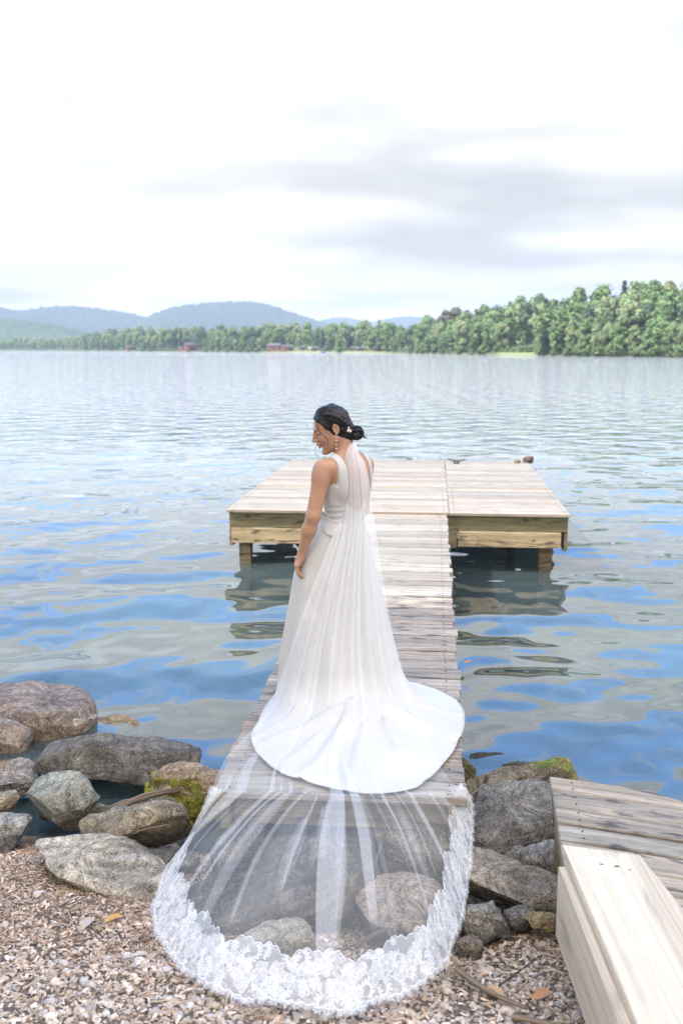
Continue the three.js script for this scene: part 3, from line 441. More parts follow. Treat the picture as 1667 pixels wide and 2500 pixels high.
// ------------------------------------------------------------------ second small dock on the right with the box bench on it
{
  const r = rand(303), D = thing('small_dock', 'small weathered plank dock on the right with a diagonal cut corner', 'dock'), nl = [];
  const u = [0.942, 0.335], st = [0.979, -4.432], en = [0.80, -3.10], pitchZ = [0.0, 0.150, 0.303, 0.455, 0.622, 0.775, 0.925, 1.075, 1.225, 1.375, 1.525, 1.675];
  for (let i = 0; i < 11; i++) {
    const len = i === 0 ? 0.72 : 2.1, tt = boardTint(r, i < 4 ? 0.72 : 0.95), gap = i === 3 ? 0.022 : i === 2 ? 0.005 : 0.009;
    const q = (z) => { const k = (z - st[1]) / (en[1] - st[1]); return [Math.max(lerp(st[0], en[0], k), 0.868), z]; };
    const A = q(st[1] + pitchZ[i] + (i === 3 ? gap : 0)), B = q(st[1] + pitchZ[i + 1] - gap * 0.8), P = [], U = [], C = [], I = [], N = [], y = DECK + 0.003 * (r() - 0.5), th = 0.038, uo = r() * 7, vo = r() * 7, c = 0.005;
    const end0 = i === 0 ? len * 0.62 : len, end1 = len, pt = (S, e, y, ins, s) => [S[0] + u[0] * e, y, S[1] + u[1] * e + ins * s];
    const ring = (yy, ins) => [pt(A, ins, yy, ins, 1), pt(A, end0 - ins, yy, ins, 1), pt(B, end1 - ins, yy, ins, -1), pt(B, ins, yy, ins, -1)];
    const rings = [ring(y - th, 0), ring(y - c, 0), ring(y, c)];
    const face = (pts) => { const n = V(...pts[1]).sub(V(...pts[0])).cross(V(...pts[2]).sub(V(...pts[0]))).normalize(), b = P.length / 3; for (const p of pts) { P.push(...p); N.push(n.x, n.y, n.z); const du = p[0] * u[0] + p[2] * u[1], dv = -p[0] * u[1] + p[2] * u[0]; U.push(du + uo, dv + p[1] + vo); C.push(...tt); } I.push(b, b + 1, b + 2, b, b + 2, b + 3); };
    for (let k = 0; k < 2; k++) for (let m = 0; m < 4; m++) { const m2 = (m + 1) % 4; face([rings[k][m2], rings[k][m], rings[k + 1][m], rings[k + 1][m2]]); }
    face([rings[2][3], rings[2][2], rings[2][1], rings[2][0]]); face(rings[0]);
    put('board', geom(P, I, U, C, N), deckMat, D);
    for (const e of [0.10, 0.72]) for (const w of [0.3, 0.75]) if (e < len - 0.15) nl.push([lerp(A[0], B[0], w) + u[0] * e, y + 0.001, lerp(A[1], B[1], w) + u[1] * e]);
  }
  const sb = chamfer(0.98, 0.15, 0.045, 0.004, 1, 1, null, [1.1, 1.1, 1.1]); sb.rotateY(Math.atan2(-(en[1] - st[1]), en[0] - st[0])); put('side_beam', sb.translate(0.952, DECK - 0.115, -3.94), beamMat, D);
  const fb = chamfer(0.75, 0.15, 0.045, 0.004, 2, 3, null, [0.8, 0.8, 0.8]); fb.rotateY(-0.342); put('end_beam', fb.translate(1.36, DECK - 0.115, -4.235), beamMat, D);
  for (const [x, z] of [[1.03, -4.28], [1.62, -4.0], [0.9, -3.05], [2.3, -3.1]]) put('post', new THREE.CylinderGeometry(0.05, 0.055, 1.5, 10).translate(x, DECK - 0.19 - 0.75, z), tintMat(beamMat, 1), D);
  nails(nl, D, 0.0045);

  const Bn = thing('box_bench', 'pale smooth wooden box bench on the small right dock', 'bench');
  const softTex = sunnyTex.clone(); softTex.repeat.set(0.16, 0.6);
  const pale = std({ map: softTex, bumpMap: woodBump, bumpScale: 0.0004, roughness: 0.6, color: new THREE.Color(0.83, 0.745, 0.63) });
  const slab = (name, pts, y0, y1, c) => {   // a board given by its outline in plan
    const P = [], I = [], U = [], N = [], n = pts.length, mid = pts.reduce((s, p) => [s[0] + p[0] / n, s[1] + p[1] / n], [0, 0]);
    const ins = pts.map(([x, z]) => { const d = Math.hypot(x - mid[0], z - mid[1]); return [x + (mid[0] - x) / d * c, z + (mid[1] - z) / d * c]; });
    const R = [[ins, y0], [pts, y0 + c], [pts, y1 - c], [pts.map((p, i) => [lerp(p[0], ins[i][0], 0.35), lerp(p[1], ins[i][1], 0.35)]), y1 - c * 0.3], [ins, y1]].map(([q, y]) => q.map(([x, z]) => [x, y, z]));
    const face = (f) => { const nn = V(...f[1]).sub(V(...f[0])).cross(V(...f[2]).sub(V(...f[0]))).normalize(), b = P.length / 3; for (const p of f) { P.push(...p); N.push(nn.x, nn.y, nn.z); U.push(-p[2] + 0.2, Math.abs(nn.y) > 0.5 ? p[0] : p[1] + 0.2); } for (let i = 1; i < f.length - 1; i++) I.push(b, b + i, b + i + 1); };
    for (let k = 0; k < R.length - 1; k++) for (let m = 0; m < n; m++) { const e = (m + 1) % n; face([R[k][m], R[k][e], R[k + 1][e], R[k + 1][m]]); }
    face(R[R.length - 1]); face([...R[0]].reverse());
    put(name, geom(P, I, U, null, N), pale, Bn);
  };
  const T = 0.80;
  slab('seat_plank', [[0.842, -3.556], [0.822, -2.0], [1.17, -2.0], [1.155, -3.13], [1.115, -3.478]].reverse(), T - 0.042, T, 0.012);
  slab('side_board', [[0.812, -3.47], [0.786, -2.0], [0.83, -2.0], [0.852, -3.47]].reverse(), 0.475, T - 0.045, 0.008);
  slab('side_board', [[1.075, -3.40], [1.10, -2.0], [1.14, -2.0], [1.11, -3.40]].reverse(), DECK + 0.004, T - 0.045, 0.006);
  slab('end_board', [[0.846, -3.47], [0.846, -3.43], [1.07, -3.36], [1.07, -3.40]], DECK + 0.004, T - 0.045, 0.006);
  const kn = []; for (const [x, z, q] of [[0.955, -3.40, 0.006], [1.005, -3.385, 0.007], [1.045, -3.36, 0.004]]) kn.push(new THREE.SphereGeometry(q, 8, 5).scale(1.8, 0.25, 0.9).translate(x, T, z)); put('screw_head', mergeGeometries(kn), nailMat, Bn, 'stuff');
}

// ================================================================== ROCKS
const rockTex = tex(512, 512, (u, v) => { const a = tnoise(u, v, 12, 12, 5, 2.2), b = tnoise(u, v, 70, 70, 2, 7.7), c = smooth(0.22, 0.4, tnoise(u, v, 26, 26, 3, 12.4)), k = smooth(0.03, 0.0, Math.abs(tnoise(u, v, 7, 11, 3, 17.3))) * smooth(-0.1, 0.25, tnoise(u, v, 5, 5, 2, 21.7)), t = (0.76 + 0.42 * a + 0.52 * b) * (1 - 0.28 * c) * (1 - 0.55 * k); return [t, t, t]; }, true);
const rockBump = tex(512, 512, (u, v) => { const a = tnoise(u, v, 16, 16, 5, 4.2), b = tnoise(u, v, 80, 80, 2, 3.7); const k = smooth(0.03, 0.0, Math.abs(tnoise(u, v, 7, 11, 3, 17.3))) * smooth(-0.1, 0.25, tnoise(u, v, 5, 5, 2, 21.7)); return [0.55 + 0.55 * a + 0.5 * b - 0.35 * k]; }, false);
for (const t of [rockTex, rockBump]) t.repeat.set(2.2, 2.2);
const rockMat = std({ map: rockTex, bumpMap: rockBump, bumpScale: 0.016, roughness: 0.88, vertexColors: true });
// size = full width, height, depth; o: tone, detail, cuts (flat faces), round (0 boxy .. 1 round), strata, moss, warm
function rockGeo(seed, size, o = {}) {
  const r = rand(seed * 7919 + 13), det = o.detail ?? 22, g0 = new THREE.IcosahedronGeometry(1, det); g0.deleteAttribute('normal'); g0.deleteAttribute('uv'); const g = mergeVertices(g0, 1e-4), P = g.attributes.position, n = P.count, col = new Float32Array(n * 3), uv = new Float32Array(n * 2), N = g.attributes.position.clone();
  const cuts = []; for (let i = 0; i < (o.cuts ?? 7); i++) { const z = r() * 1.8 - 0.8, a = r() * 6.28, s = Math.sqrt(Math.max(0, 1 - z * z)); cuts.push([s * Math.cos(a), z, s * Math.sin(a), 0.62 + 0.3 * r()]); }
  const pw = lerp(4.2, 2.2, o.round ?? 0.4), big = Math.max(...size), S = r() * 50, sd = V(0.25 * (r() - 0.5), 1, 0.5 * (r() - 0.5)).normalize();
  if (o.strataDir) sd.set(...o.strataDir).normalize();
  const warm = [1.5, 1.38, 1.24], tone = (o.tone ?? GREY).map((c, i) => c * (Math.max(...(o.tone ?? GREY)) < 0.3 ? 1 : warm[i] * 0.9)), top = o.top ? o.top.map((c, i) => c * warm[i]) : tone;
  for (let i = 0; i < n; i++) {
    let x = P.getX(i), y = P.getY(i), z = P.getZ(i); const q = Math.pow(Math.pow(Math.abs(x), pw) + Math.pow(Math.abs(y), pw) + Math.pow(Math.abs(z), pw), -1 / pw); x *= q; y *= q; z *= q;
    for (const [a, b, c, d] of cuts) { const e = x * a + y * b + z * c - d; if (e > 0) { const k = e * 0.92; x -= a * k; y -= b * k; z -= c * k; } }
    if (o.shape) [x, y, z] = o.shape(x, y, z);
    let X = x * size[0] / 2, Y = y * size[1] / 2, Z = z * size[2] / 2; const f = 1.6 / big, L = Math.hypot(X, Y, Z) || 1;
    let d = big * (0.09 * fbm(X * f * 1.3 + S, Y * f * 1.3, Z * f * 1.3, 3) + 0.028 * fbm(X * f * 5 + S, Y * f * 5, Z * f * 5, 3));
    const h = X * sd.x + Y * sd.y + Z * sd.z + 0.02 * noise(X * 6, Z * 6, S), st = (o.strata ?? 0.25);
    d += st * 0.010 * (smooth(-0.2, 0.3, noise(h * 38, X * 2.0 + S, Z * 2.0)) - 0.5) + st * 0.007 * noise(h * 95, X * 4 + S, Z * 4);
    X += X / L * d; Y += Y / L * d; Z += Z / L * d;
    P.setXYZ(i, X, Y, Z); uv[i * 2] = X * 0.8 + Y * 0.55 + S; uv[i * 2 + 1] = Z * 0.8 + Y * 0.75 - X * 0.2;
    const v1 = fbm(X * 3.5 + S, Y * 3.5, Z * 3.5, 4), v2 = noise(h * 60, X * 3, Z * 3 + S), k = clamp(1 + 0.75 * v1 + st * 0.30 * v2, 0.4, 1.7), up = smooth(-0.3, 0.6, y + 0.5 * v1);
    for (let c = 0; c < 3; c++) col[i * 3 + c] = lerp(tone[c], top[c], up) * k;  // lighter tops: light from above painted into the rock colour
    if (o.lichen) { const l = smooth(0.28, 0.36, noise(X * 14 + S, Y * 14, Z * 14)) * o.lichen; for (let c = 0; c < 3; c++) col[i * 3 + c] = lerp(col[i * 3 + c], [0.36, 0.33, 0.27][c], l); }
  }
  g.setAttribute('color', new THREE.BufferAttribute(col, 3)); g.setAttribute('uv', new THREE.BufferAttribute(uv, 2)); g.computeVertexNormals();
  if (o.moss) { const nn = g.attributes.normal; for (let i = 0; i < n; i++) { const X = P.getX(i), Y = P.getY(i), Z = P.getZ(i), m = smooth(-0.15, 0.2, fbm(X * 5 + S, Y * 5, Z * 5, 3) + o.moss(X / size[0] * 2, Y / size[1] * 2, Z / size[2] * 2, nn.getY(i))); const mc = [0.27 + 0.14 * noise(X * 22, Y * 22, Z * 22), 0.26 + 0.08 * noise(X * 9, Y * 9, Z * 9), 0.05]; for (let c = 0; c < 3; c++) col[i * 3 + c] = lerp(col[i * 3 + c], mc[c], m); } }
  const f = g.toNonIndexed(), fp = f.attributes.position, fu = f.attributes.uv, a = V(), b = V(), c = V();     // box mapping per face
  for (let i = 0; i < fp.count; i += 3) { a.fromBufferAttribute(fp, i); b.fromBufferAttribute(fp, i + 1); c.fromBufferAttribute(fp, i + 2); const q = b.clone().sub(a).cross(c.clone().sub(a)), ax = Math.abs(q.x), ay = Math.abs(q.y), az = Math.abs(q.z); [a, b, c].forEach((p, k) => ay >= ax && ay >= az ? fu.setXY(i + k, p.x + S, p.z) : ax > az ? fu.setXY(i + k, p.z + S, p.y) : fu.setXY(i + k, p.x + S, p.y)); }
  return f;
}
const GREY = [0.27, 0.25, 0.225], DARK = [0.17, 0.15, 0.13], TAN = [0.38, 0.32, 0.24], PALE = [0.44, 0.41, 0.36], GREEN = [0.29, 0.30, 0.255], BROWN = [0.33, 0.255, 0.195];
const rocks = {};
function rock(key, label, [x, y, z], size, turn, o = {}) {
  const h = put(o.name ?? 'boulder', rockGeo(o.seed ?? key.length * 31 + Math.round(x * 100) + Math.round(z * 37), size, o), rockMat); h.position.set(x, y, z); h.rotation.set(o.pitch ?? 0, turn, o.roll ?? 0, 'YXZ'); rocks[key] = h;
  return tag(h, label, o.cat ?? 'rock');
}
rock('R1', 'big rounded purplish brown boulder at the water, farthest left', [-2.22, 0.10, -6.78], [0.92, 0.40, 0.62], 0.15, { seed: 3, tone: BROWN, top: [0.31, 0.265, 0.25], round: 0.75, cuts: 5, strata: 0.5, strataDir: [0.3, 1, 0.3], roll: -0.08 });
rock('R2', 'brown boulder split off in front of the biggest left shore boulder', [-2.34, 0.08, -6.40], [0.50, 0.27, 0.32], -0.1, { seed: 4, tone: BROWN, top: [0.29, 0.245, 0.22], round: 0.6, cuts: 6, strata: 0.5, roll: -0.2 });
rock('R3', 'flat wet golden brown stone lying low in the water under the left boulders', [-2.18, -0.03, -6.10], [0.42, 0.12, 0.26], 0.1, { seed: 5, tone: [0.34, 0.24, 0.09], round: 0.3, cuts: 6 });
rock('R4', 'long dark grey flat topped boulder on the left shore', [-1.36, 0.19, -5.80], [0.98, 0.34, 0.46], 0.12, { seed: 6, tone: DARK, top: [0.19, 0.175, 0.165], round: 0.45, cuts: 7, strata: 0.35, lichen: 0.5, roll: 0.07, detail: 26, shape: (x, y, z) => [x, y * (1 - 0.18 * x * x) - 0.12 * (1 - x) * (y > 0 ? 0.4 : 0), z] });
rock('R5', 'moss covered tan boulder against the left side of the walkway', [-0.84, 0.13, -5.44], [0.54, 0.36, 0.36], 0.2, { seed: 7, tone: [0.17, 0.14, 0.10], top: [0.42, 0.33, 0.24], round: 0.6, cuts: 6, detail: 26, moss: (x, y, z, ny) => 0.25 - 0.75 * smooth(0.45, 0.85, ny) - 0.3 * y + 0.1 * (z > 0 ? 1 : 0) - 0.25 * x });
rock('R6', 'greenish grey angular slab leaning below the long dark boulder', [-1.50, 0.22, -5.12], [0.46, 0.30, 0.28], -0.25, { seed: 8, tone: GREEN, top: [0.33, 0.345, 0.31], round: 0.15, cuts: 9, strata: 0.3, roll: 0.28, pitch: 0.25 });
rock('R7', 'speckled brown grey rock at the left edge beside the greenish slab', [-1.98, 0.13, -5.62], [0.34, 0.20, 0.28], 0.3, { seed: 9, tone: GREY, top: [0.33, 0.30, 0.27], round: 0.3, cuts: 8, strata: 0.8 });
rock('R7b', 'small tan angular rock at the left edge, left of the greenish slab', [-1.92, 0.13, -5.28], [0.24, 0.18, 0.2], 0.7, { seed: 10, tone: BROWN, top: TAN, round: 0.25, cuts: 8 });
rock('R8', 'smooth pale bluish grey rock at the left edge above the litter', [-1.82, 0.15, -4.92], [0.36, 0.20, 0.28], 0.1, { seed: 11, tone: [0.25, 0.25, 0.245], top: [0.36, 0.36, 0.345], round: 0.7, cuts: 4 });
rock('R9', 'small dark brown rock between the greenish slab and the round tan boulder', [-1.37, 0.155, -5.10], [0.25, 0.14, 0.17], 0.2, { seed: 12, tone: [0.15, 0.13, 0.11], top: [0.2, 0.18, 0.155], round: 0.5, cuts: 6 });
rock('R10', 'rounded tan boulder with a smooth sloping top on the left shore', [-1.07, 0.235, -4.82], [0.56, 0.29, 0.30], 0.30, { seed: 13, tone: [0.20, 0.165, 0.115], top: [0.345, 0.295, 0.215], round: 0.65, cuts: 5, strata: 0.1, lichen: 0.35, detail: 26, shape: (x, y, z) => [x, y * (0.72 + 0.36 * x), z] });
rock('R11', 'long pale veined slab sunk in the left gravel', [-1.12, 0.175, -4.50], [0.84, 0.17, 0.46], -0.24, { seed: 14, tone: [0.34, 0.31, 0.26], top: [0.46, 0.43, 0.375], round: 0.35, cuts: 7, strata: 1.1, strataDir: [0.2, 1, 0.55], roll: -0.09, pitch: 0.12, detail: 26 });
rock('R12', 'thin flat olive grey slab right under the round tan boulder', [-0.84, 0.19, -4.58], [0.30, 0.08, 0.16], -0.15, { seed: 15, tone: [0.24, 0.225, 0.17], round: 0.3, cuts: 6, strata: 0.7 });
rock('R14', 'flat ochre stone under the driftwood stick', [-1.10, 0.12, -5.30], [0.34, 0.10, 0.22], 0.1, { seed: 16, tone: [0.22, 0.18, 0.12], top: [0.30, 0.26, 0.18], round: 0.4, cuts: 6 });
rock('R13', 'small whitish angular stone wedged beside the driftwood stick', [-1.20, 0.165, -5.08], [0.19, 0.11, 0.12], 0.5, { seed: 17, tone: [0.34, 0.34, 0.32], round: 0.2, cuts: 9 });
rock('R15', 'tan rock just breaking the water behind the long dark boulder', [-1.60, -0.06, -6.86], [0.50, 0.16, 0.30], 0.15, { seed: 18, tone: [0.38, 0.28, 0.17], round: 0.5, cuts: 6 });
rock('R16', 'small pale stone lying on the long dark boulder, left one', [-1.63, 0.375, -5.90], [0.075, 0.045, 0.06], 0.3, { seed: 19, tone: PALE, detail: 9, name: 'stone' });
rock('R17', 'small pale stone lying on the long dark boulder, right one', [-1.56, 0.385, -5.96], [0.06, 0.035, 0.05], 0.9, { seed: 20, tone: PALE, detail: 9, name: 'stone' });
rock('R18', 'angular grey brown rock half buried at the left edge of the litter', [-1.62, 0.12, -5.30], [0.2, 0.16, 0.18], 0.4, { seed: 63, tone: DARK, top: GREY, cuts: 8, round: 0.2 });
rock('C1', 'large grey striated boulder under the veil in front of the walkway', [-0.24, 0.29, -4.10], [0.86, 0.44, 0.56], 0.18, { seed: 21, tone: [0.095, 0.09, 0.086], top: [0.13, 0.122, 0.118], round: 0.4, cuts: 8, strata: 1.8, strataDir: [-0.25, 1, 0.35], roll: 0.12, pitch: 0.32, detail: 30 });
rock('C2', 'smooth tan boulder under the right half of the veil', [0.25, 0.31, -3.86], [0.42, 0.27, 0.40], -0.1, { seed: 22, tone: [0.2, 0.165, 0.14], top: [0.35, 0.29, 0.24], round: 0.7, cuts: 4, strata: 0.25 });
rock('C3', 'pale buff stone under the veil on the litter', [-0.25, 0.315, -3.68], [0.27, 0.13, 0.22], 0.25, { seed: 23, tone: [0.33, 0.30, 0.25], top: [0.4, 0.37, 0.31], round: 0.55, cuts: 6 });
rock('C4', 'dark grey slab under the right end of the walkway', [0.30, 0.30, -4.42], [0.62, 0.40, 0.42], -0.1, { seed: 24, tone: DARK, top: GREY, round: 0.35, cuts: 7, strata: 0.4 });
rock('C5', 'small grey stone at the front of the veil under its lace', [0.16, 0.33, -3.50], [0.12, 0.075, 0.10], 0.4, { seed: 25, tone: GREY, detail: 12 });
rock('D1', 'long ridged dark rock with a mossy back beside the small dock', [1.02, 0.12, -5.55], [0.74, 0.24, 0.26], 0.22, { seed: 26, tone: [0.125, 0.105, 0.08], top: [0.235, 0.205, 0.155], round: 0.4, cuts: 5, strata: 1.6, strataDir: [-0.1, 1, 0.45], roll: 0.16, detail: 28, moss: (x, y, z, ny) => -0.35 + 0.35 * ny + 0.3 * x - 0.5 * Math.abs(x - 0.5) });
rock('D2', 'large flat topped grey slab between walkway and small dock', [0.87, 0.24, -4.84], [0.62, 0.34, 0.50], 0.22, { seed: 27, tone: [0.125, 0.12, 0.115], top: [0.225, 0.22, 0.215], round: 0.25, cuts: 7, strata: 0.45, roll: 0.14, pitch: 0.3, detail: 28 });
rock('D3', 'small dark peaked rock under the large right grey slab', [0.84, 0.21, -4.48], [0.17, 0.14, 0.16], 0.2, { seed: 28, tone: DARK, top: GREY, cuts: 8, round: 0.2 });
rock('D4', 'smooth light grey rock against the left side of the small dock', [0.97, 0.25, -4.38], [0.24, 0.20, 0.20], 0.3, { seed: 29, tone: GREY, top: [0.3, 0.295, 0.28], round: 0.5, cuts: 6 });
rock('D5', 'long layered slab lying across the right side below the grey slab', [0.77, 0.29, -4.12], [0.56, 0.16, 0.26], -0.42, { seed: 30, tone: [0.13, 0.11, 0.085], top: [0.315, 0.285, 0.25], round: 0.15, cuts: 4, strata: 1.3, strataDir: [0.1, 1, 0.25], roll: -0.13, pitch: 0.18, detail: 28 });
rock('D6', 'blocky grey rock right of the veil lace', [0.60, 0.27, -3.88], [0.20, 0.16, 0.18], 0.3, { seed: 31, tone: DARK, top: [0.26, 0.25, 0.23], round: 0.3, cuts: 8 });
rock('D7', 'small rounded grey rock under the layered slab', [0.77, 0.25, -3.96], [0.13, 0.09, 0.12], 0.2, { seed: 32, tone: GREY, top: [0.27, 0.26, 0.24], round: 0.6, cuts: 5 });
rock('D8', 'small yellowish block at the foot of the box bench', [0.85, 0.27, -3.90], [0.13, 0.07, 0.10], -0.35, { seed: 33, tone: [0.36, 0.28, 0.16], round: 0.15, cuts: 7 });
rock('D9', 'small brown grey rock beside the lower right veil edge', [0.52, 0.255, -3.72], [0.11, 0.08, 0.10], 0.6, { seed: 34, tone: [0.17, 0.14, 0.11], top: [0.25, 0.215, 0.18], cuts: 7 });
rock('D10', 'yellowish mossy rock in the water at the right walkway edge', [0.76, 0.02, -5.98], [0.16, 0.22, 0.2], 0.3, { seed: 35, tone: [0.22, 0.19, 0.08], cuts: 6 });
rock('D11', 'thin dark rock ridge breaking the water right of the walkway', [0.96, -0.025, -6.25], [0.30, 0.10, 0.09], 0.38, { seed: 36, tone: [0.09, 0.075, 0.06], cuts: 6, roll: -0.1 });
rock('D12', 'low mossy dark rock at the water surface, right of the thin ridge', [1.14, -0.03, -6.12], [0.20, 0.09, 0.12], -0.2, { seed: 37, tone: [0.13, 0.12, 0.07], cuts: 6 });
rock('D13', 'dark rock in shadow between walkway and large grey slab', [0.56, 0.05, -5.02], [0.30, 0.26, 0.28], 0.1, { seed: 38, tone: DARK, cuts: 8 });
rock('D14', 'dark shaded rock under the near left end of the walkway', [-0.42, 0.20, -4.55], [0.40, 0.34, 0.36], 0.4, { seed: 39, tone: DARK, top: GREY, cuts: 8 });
rock('P1', 'reddish brown stone on the far right corner of the platform', [3.27, 0.752, -17.30], [0.20, 0.13, 0.17], 0.4, { seed: 71, tone: [0.24, 0.15, 0.12], detail: 12, name: 'stone' });
rock('P2', 'small pale stone beside the reddish stone on the platform corner', [3.06, 0.735, -17.22], [0.13, 0.08, 0.1], 0.9, { seed: 72, tone: TAN, detail: 9, name: 'stone' });
{ const cl = thing('mooring_cleat', 'small dark mooring cleat near the far edge of the platform', 'cleat'); cl.position.set(1.98, DECK + 0.026, -17.1); cl.rotation.y = -0.3; const cm = std({ color: new THREE.Color(0.10, 0.095, 0.09), roughness: 0.5, metalness: 0.6 });
  put('base', chamfer(0.10, 0.03, 0.06, 0.006, 0, 0).translate(0, 0.016, 0), cm, cl); put('horn', tube(curve([[-0.15, 0.085, 0], [-0.07, 0.06, 0], [0, 0.055, 0], [0.07, 0.06, 0], [0.15, 0.085, 0]], 12), 0.016, 8), cm, cl); for (const s of [-0.03, 0.03]) put('leg', new THREE.CylinderGeometry(0.013, 0.016, 0.045, 8).translate(s, 0.04, 0), cm, cl); }
{ // rough moss on the mossy boulder
  const b = rocks.R5, g = b.geometry, r = rand(88), P = g.attributes.position, N = g.attributes.normal, C = g.attributes.color, list = [], M = new THREE.Matrix4(), q = new THREE.Quaternion();
  for (let i = 0; i < P.count; i++) if (C.getY(i) > C.getX(i) * 1.0 && C.getZ(i) < 0.09) for (let k = 0; k < 3; k++) { q.setFromUnitVectors(V(0, 1, 0), V(N.getX(i) + (r() - 0.5), N.getY(i) + (r() - 0.5) + 0.2, N.getZ(i) + (r() - 0.5)).normalize()); const s = 0.6 + 0.9 * r(); list.push(M.compose(V(P.getX(i) + (r() - 0.5) * 0.02, P.getY(i) + (r() - 0.5) * 0.012, P.getZ(i) + (r() - 0.5) * 0.02), q, V(s, s, s)).clone()); }
  const tuft = new THREE.ConeGeometry(0.0042, 0.016, 4).translate(0, 0.005, 0), m = new THREE.InstancedMesh(tuft, std({ roughness: 1, color: new THREE.Color(1, 1, 1) }), list.length); m.name = 'moss';
  list.forEach((e, i) => { m.setMatrixAt(i, e); const k = 0.7 + 0.6 * r(); m.setColorAt(i, new THREE.Color(0.33 * k, 0.31 * k, 0.06 * k)); }); m.userData.kind = 'stuff'; b.add(m);
}
{ // stones on the lake bed
  const r = rand(91), list = [];
  for (let i = 0; i < 150; i++) { const x = -4 + 7.5 * r(), z = -5.6 - 5.5 * r(), s = 0.12 + 0.34 * r() * r(); const g = new THREE.IcosahedronGeometry(s, 2), P = g.attributes.position; const S = r() * 40; for (let k = 0; k < P.count; k++) { const f = 1 + 0.3 * noise(P.getX(k) * 3 / s * 0.3 + S, P.getY(k) * 3, P.getZ(k) * 3); P.setXYZ(k, P.getX(k) * f, P.getY(k) * f * 0.5, P.getZ(k) * f); } g.computeVertexNormals(); const k = 0.5 + 0.7 * r(); list.push(tinted(g.translate(x, Math.min(groundY(x, z) - 0.02, -0.10 - s * 0.5), z), [0.16 * k, 0.12 * k, 0.065 * k])); }
  tag(put('lakebed_stones', mergeGeometries(list), std({ vertexColors: true, map: rockTex, roughness: 0.9 })), 'brown stones under the shallow water', 'stones', null, 'stuff');
}

// ================================================================== SHORE LITTER
const rockHit = (() => { const boxes = Object.values(rocks).map((m) => { m.updateMatrixWorld(); m.geometry.computeBoundingBox(); const b = m.geometry.boundingBox; return [m.matrixWorld.clone().invert(), b]; }); return (x, z, y, k = 0.8) => boxes.some(([inv, b]) => { const p = V(x, y, z).applyMatrix4(inv), sx = (b.max.x - b.min.x) / 2 * k, sz = (b.max.z - b.min.z) / 2 * k; return (p.x / sx) ** 2 + (p.z / sz) ** 2 < 1 && p.y < b.max.y && p.y > b.min.y - 0.05; }); })();
function scatter(name, label, geo, count, seed, place, color, mat) {
  const r = rand(seed), m = new THREE.InstancedMesh(geo, mat ?? std({ roughness: 0.92, side: THREE.DoubleSide }), count), M = new THREE.Matrix4(), q = new THREE.Quaternion(), e = new THREE.Euler(); let n = 0, guard = 0;
  while (n < count && guard++ < count * 6) {
    const x = -3.0 + 5.2 * r(), z = -5.5 + 3.6 * r(), o = place(x, z, r); if (!o) continue; const y = groundY(x, z); if (y < 0.015 || rockHit(x, z, y, 0.75)) continue;
    e.set(...o.rot); q.setFromEuler(e); m.setMatrixAt(n, M.compose(V(x, y + o.lift, z), q, V(...o.s))); const c = color(r, x, z); m.setColorAt(n, new THREE.Color().setRGB(...c)); n++;
  }
  m.count = n; m.name = name; m.castShadow = m.receiveShadow = true; scene.add(m); return tag(m, label, 'ground cover', null, 'stuff');
}
const pebbleGeo = (seed) => { const g0 = new THREE.IcosahedronGeometry(1, 2); g0.deleteAttribute('normal'); g0.deleteAttribute('uv'); const g = mergeVertices(g0, 1e-4), P = g.attributes.position; for (let i = 0; i < P.count; i++) { const x = P.getX(i), y = P.getY(i), z = P.getZ(i), f = 1 + 0.38 * noise(x * 1.2 + seed, y * 1.2, z * 1.2) + 0.12 * noise(x * 3 + seed, y * 3, z * 3); P.setXYZ(i, x * f, y * f * 0.72, z * f); } g.computeVertexNormals(); return g; };
const pebbleCol = (r) => { const t = r(), k = 0.75 + 0.5 * r(); return (t < 0.4 ? [0.56, 0.46, 0.37] : t < 0.6 ? [0.47, 0.44, 0.42] : t < 0.82 ? [0.43, 0.335, 0.26] : t < 0.93 ? [0.66, 0.60, 0.54] : [0.30, 0.25, 0.22]).map((c) => c * k); };
const patch = (x, z) => fbm(x * 1.3 + 4, z * 1.3, 2, 3);
for (const [i, cnt] of [[0, 6000], [1, 6000], [2, 4600]]) scatter('gravel', ['pale small round gravel of the shore', 'grey brown shore gravel mixed into the litter', 'coarser pebbles strewn over the shore'][i], pebbleGeo(i * 9.3), cnt, 500 + i, (x, z, r) => { const stony = smooth(-4.1, -3.3, z) * 0.75 + 0.25 + 0.5 * patch(x, z); if (r() > stony) return null; const s = (0.005 + 0.0118 * r() * r()) * [0.85, 1.0, 1.35][i]; return { s: [s * (0.8 + 0.7 * r()), s * (0.6 + 0.4 * r()), s], rot: [0.5 * (r() - 0.5), r() * 6.28, 0.5 * (r() - 0.5)], lift: s * 0.2 }; }, pebbleCol);
const leafGeo = (seed) => { const r = rand(seed), n = 9, pos = [0, 0.10, 0], idx = []; for (let i = 0; i < n; i++) { const a = i / n * 6.28, R = 0.55 + 0.5 * r(); pos.push(Math.cos(a) * R * 1.25, 0.30 * (r() - 0.5) + 0.16 * Math.sin(a * 2 + seed), Math.sin(a) * R * 0.75); idx.push(0, 1 + (i + 1) % n, 1 + i); } return geom(pos, idx); };
const litterCol = (r) => { const t = r(), k = 0.7 + 0.6 * r(); return (t < 0.45 ? [0.54, 0.42, 0.33] : t < 0.70 ? [0.37, 0.27, 0.20] : t < 0.90 ? [0.66, 0.53, 0.46] : [0.56, 0.37, 0.25]).map((c) => c * k); };
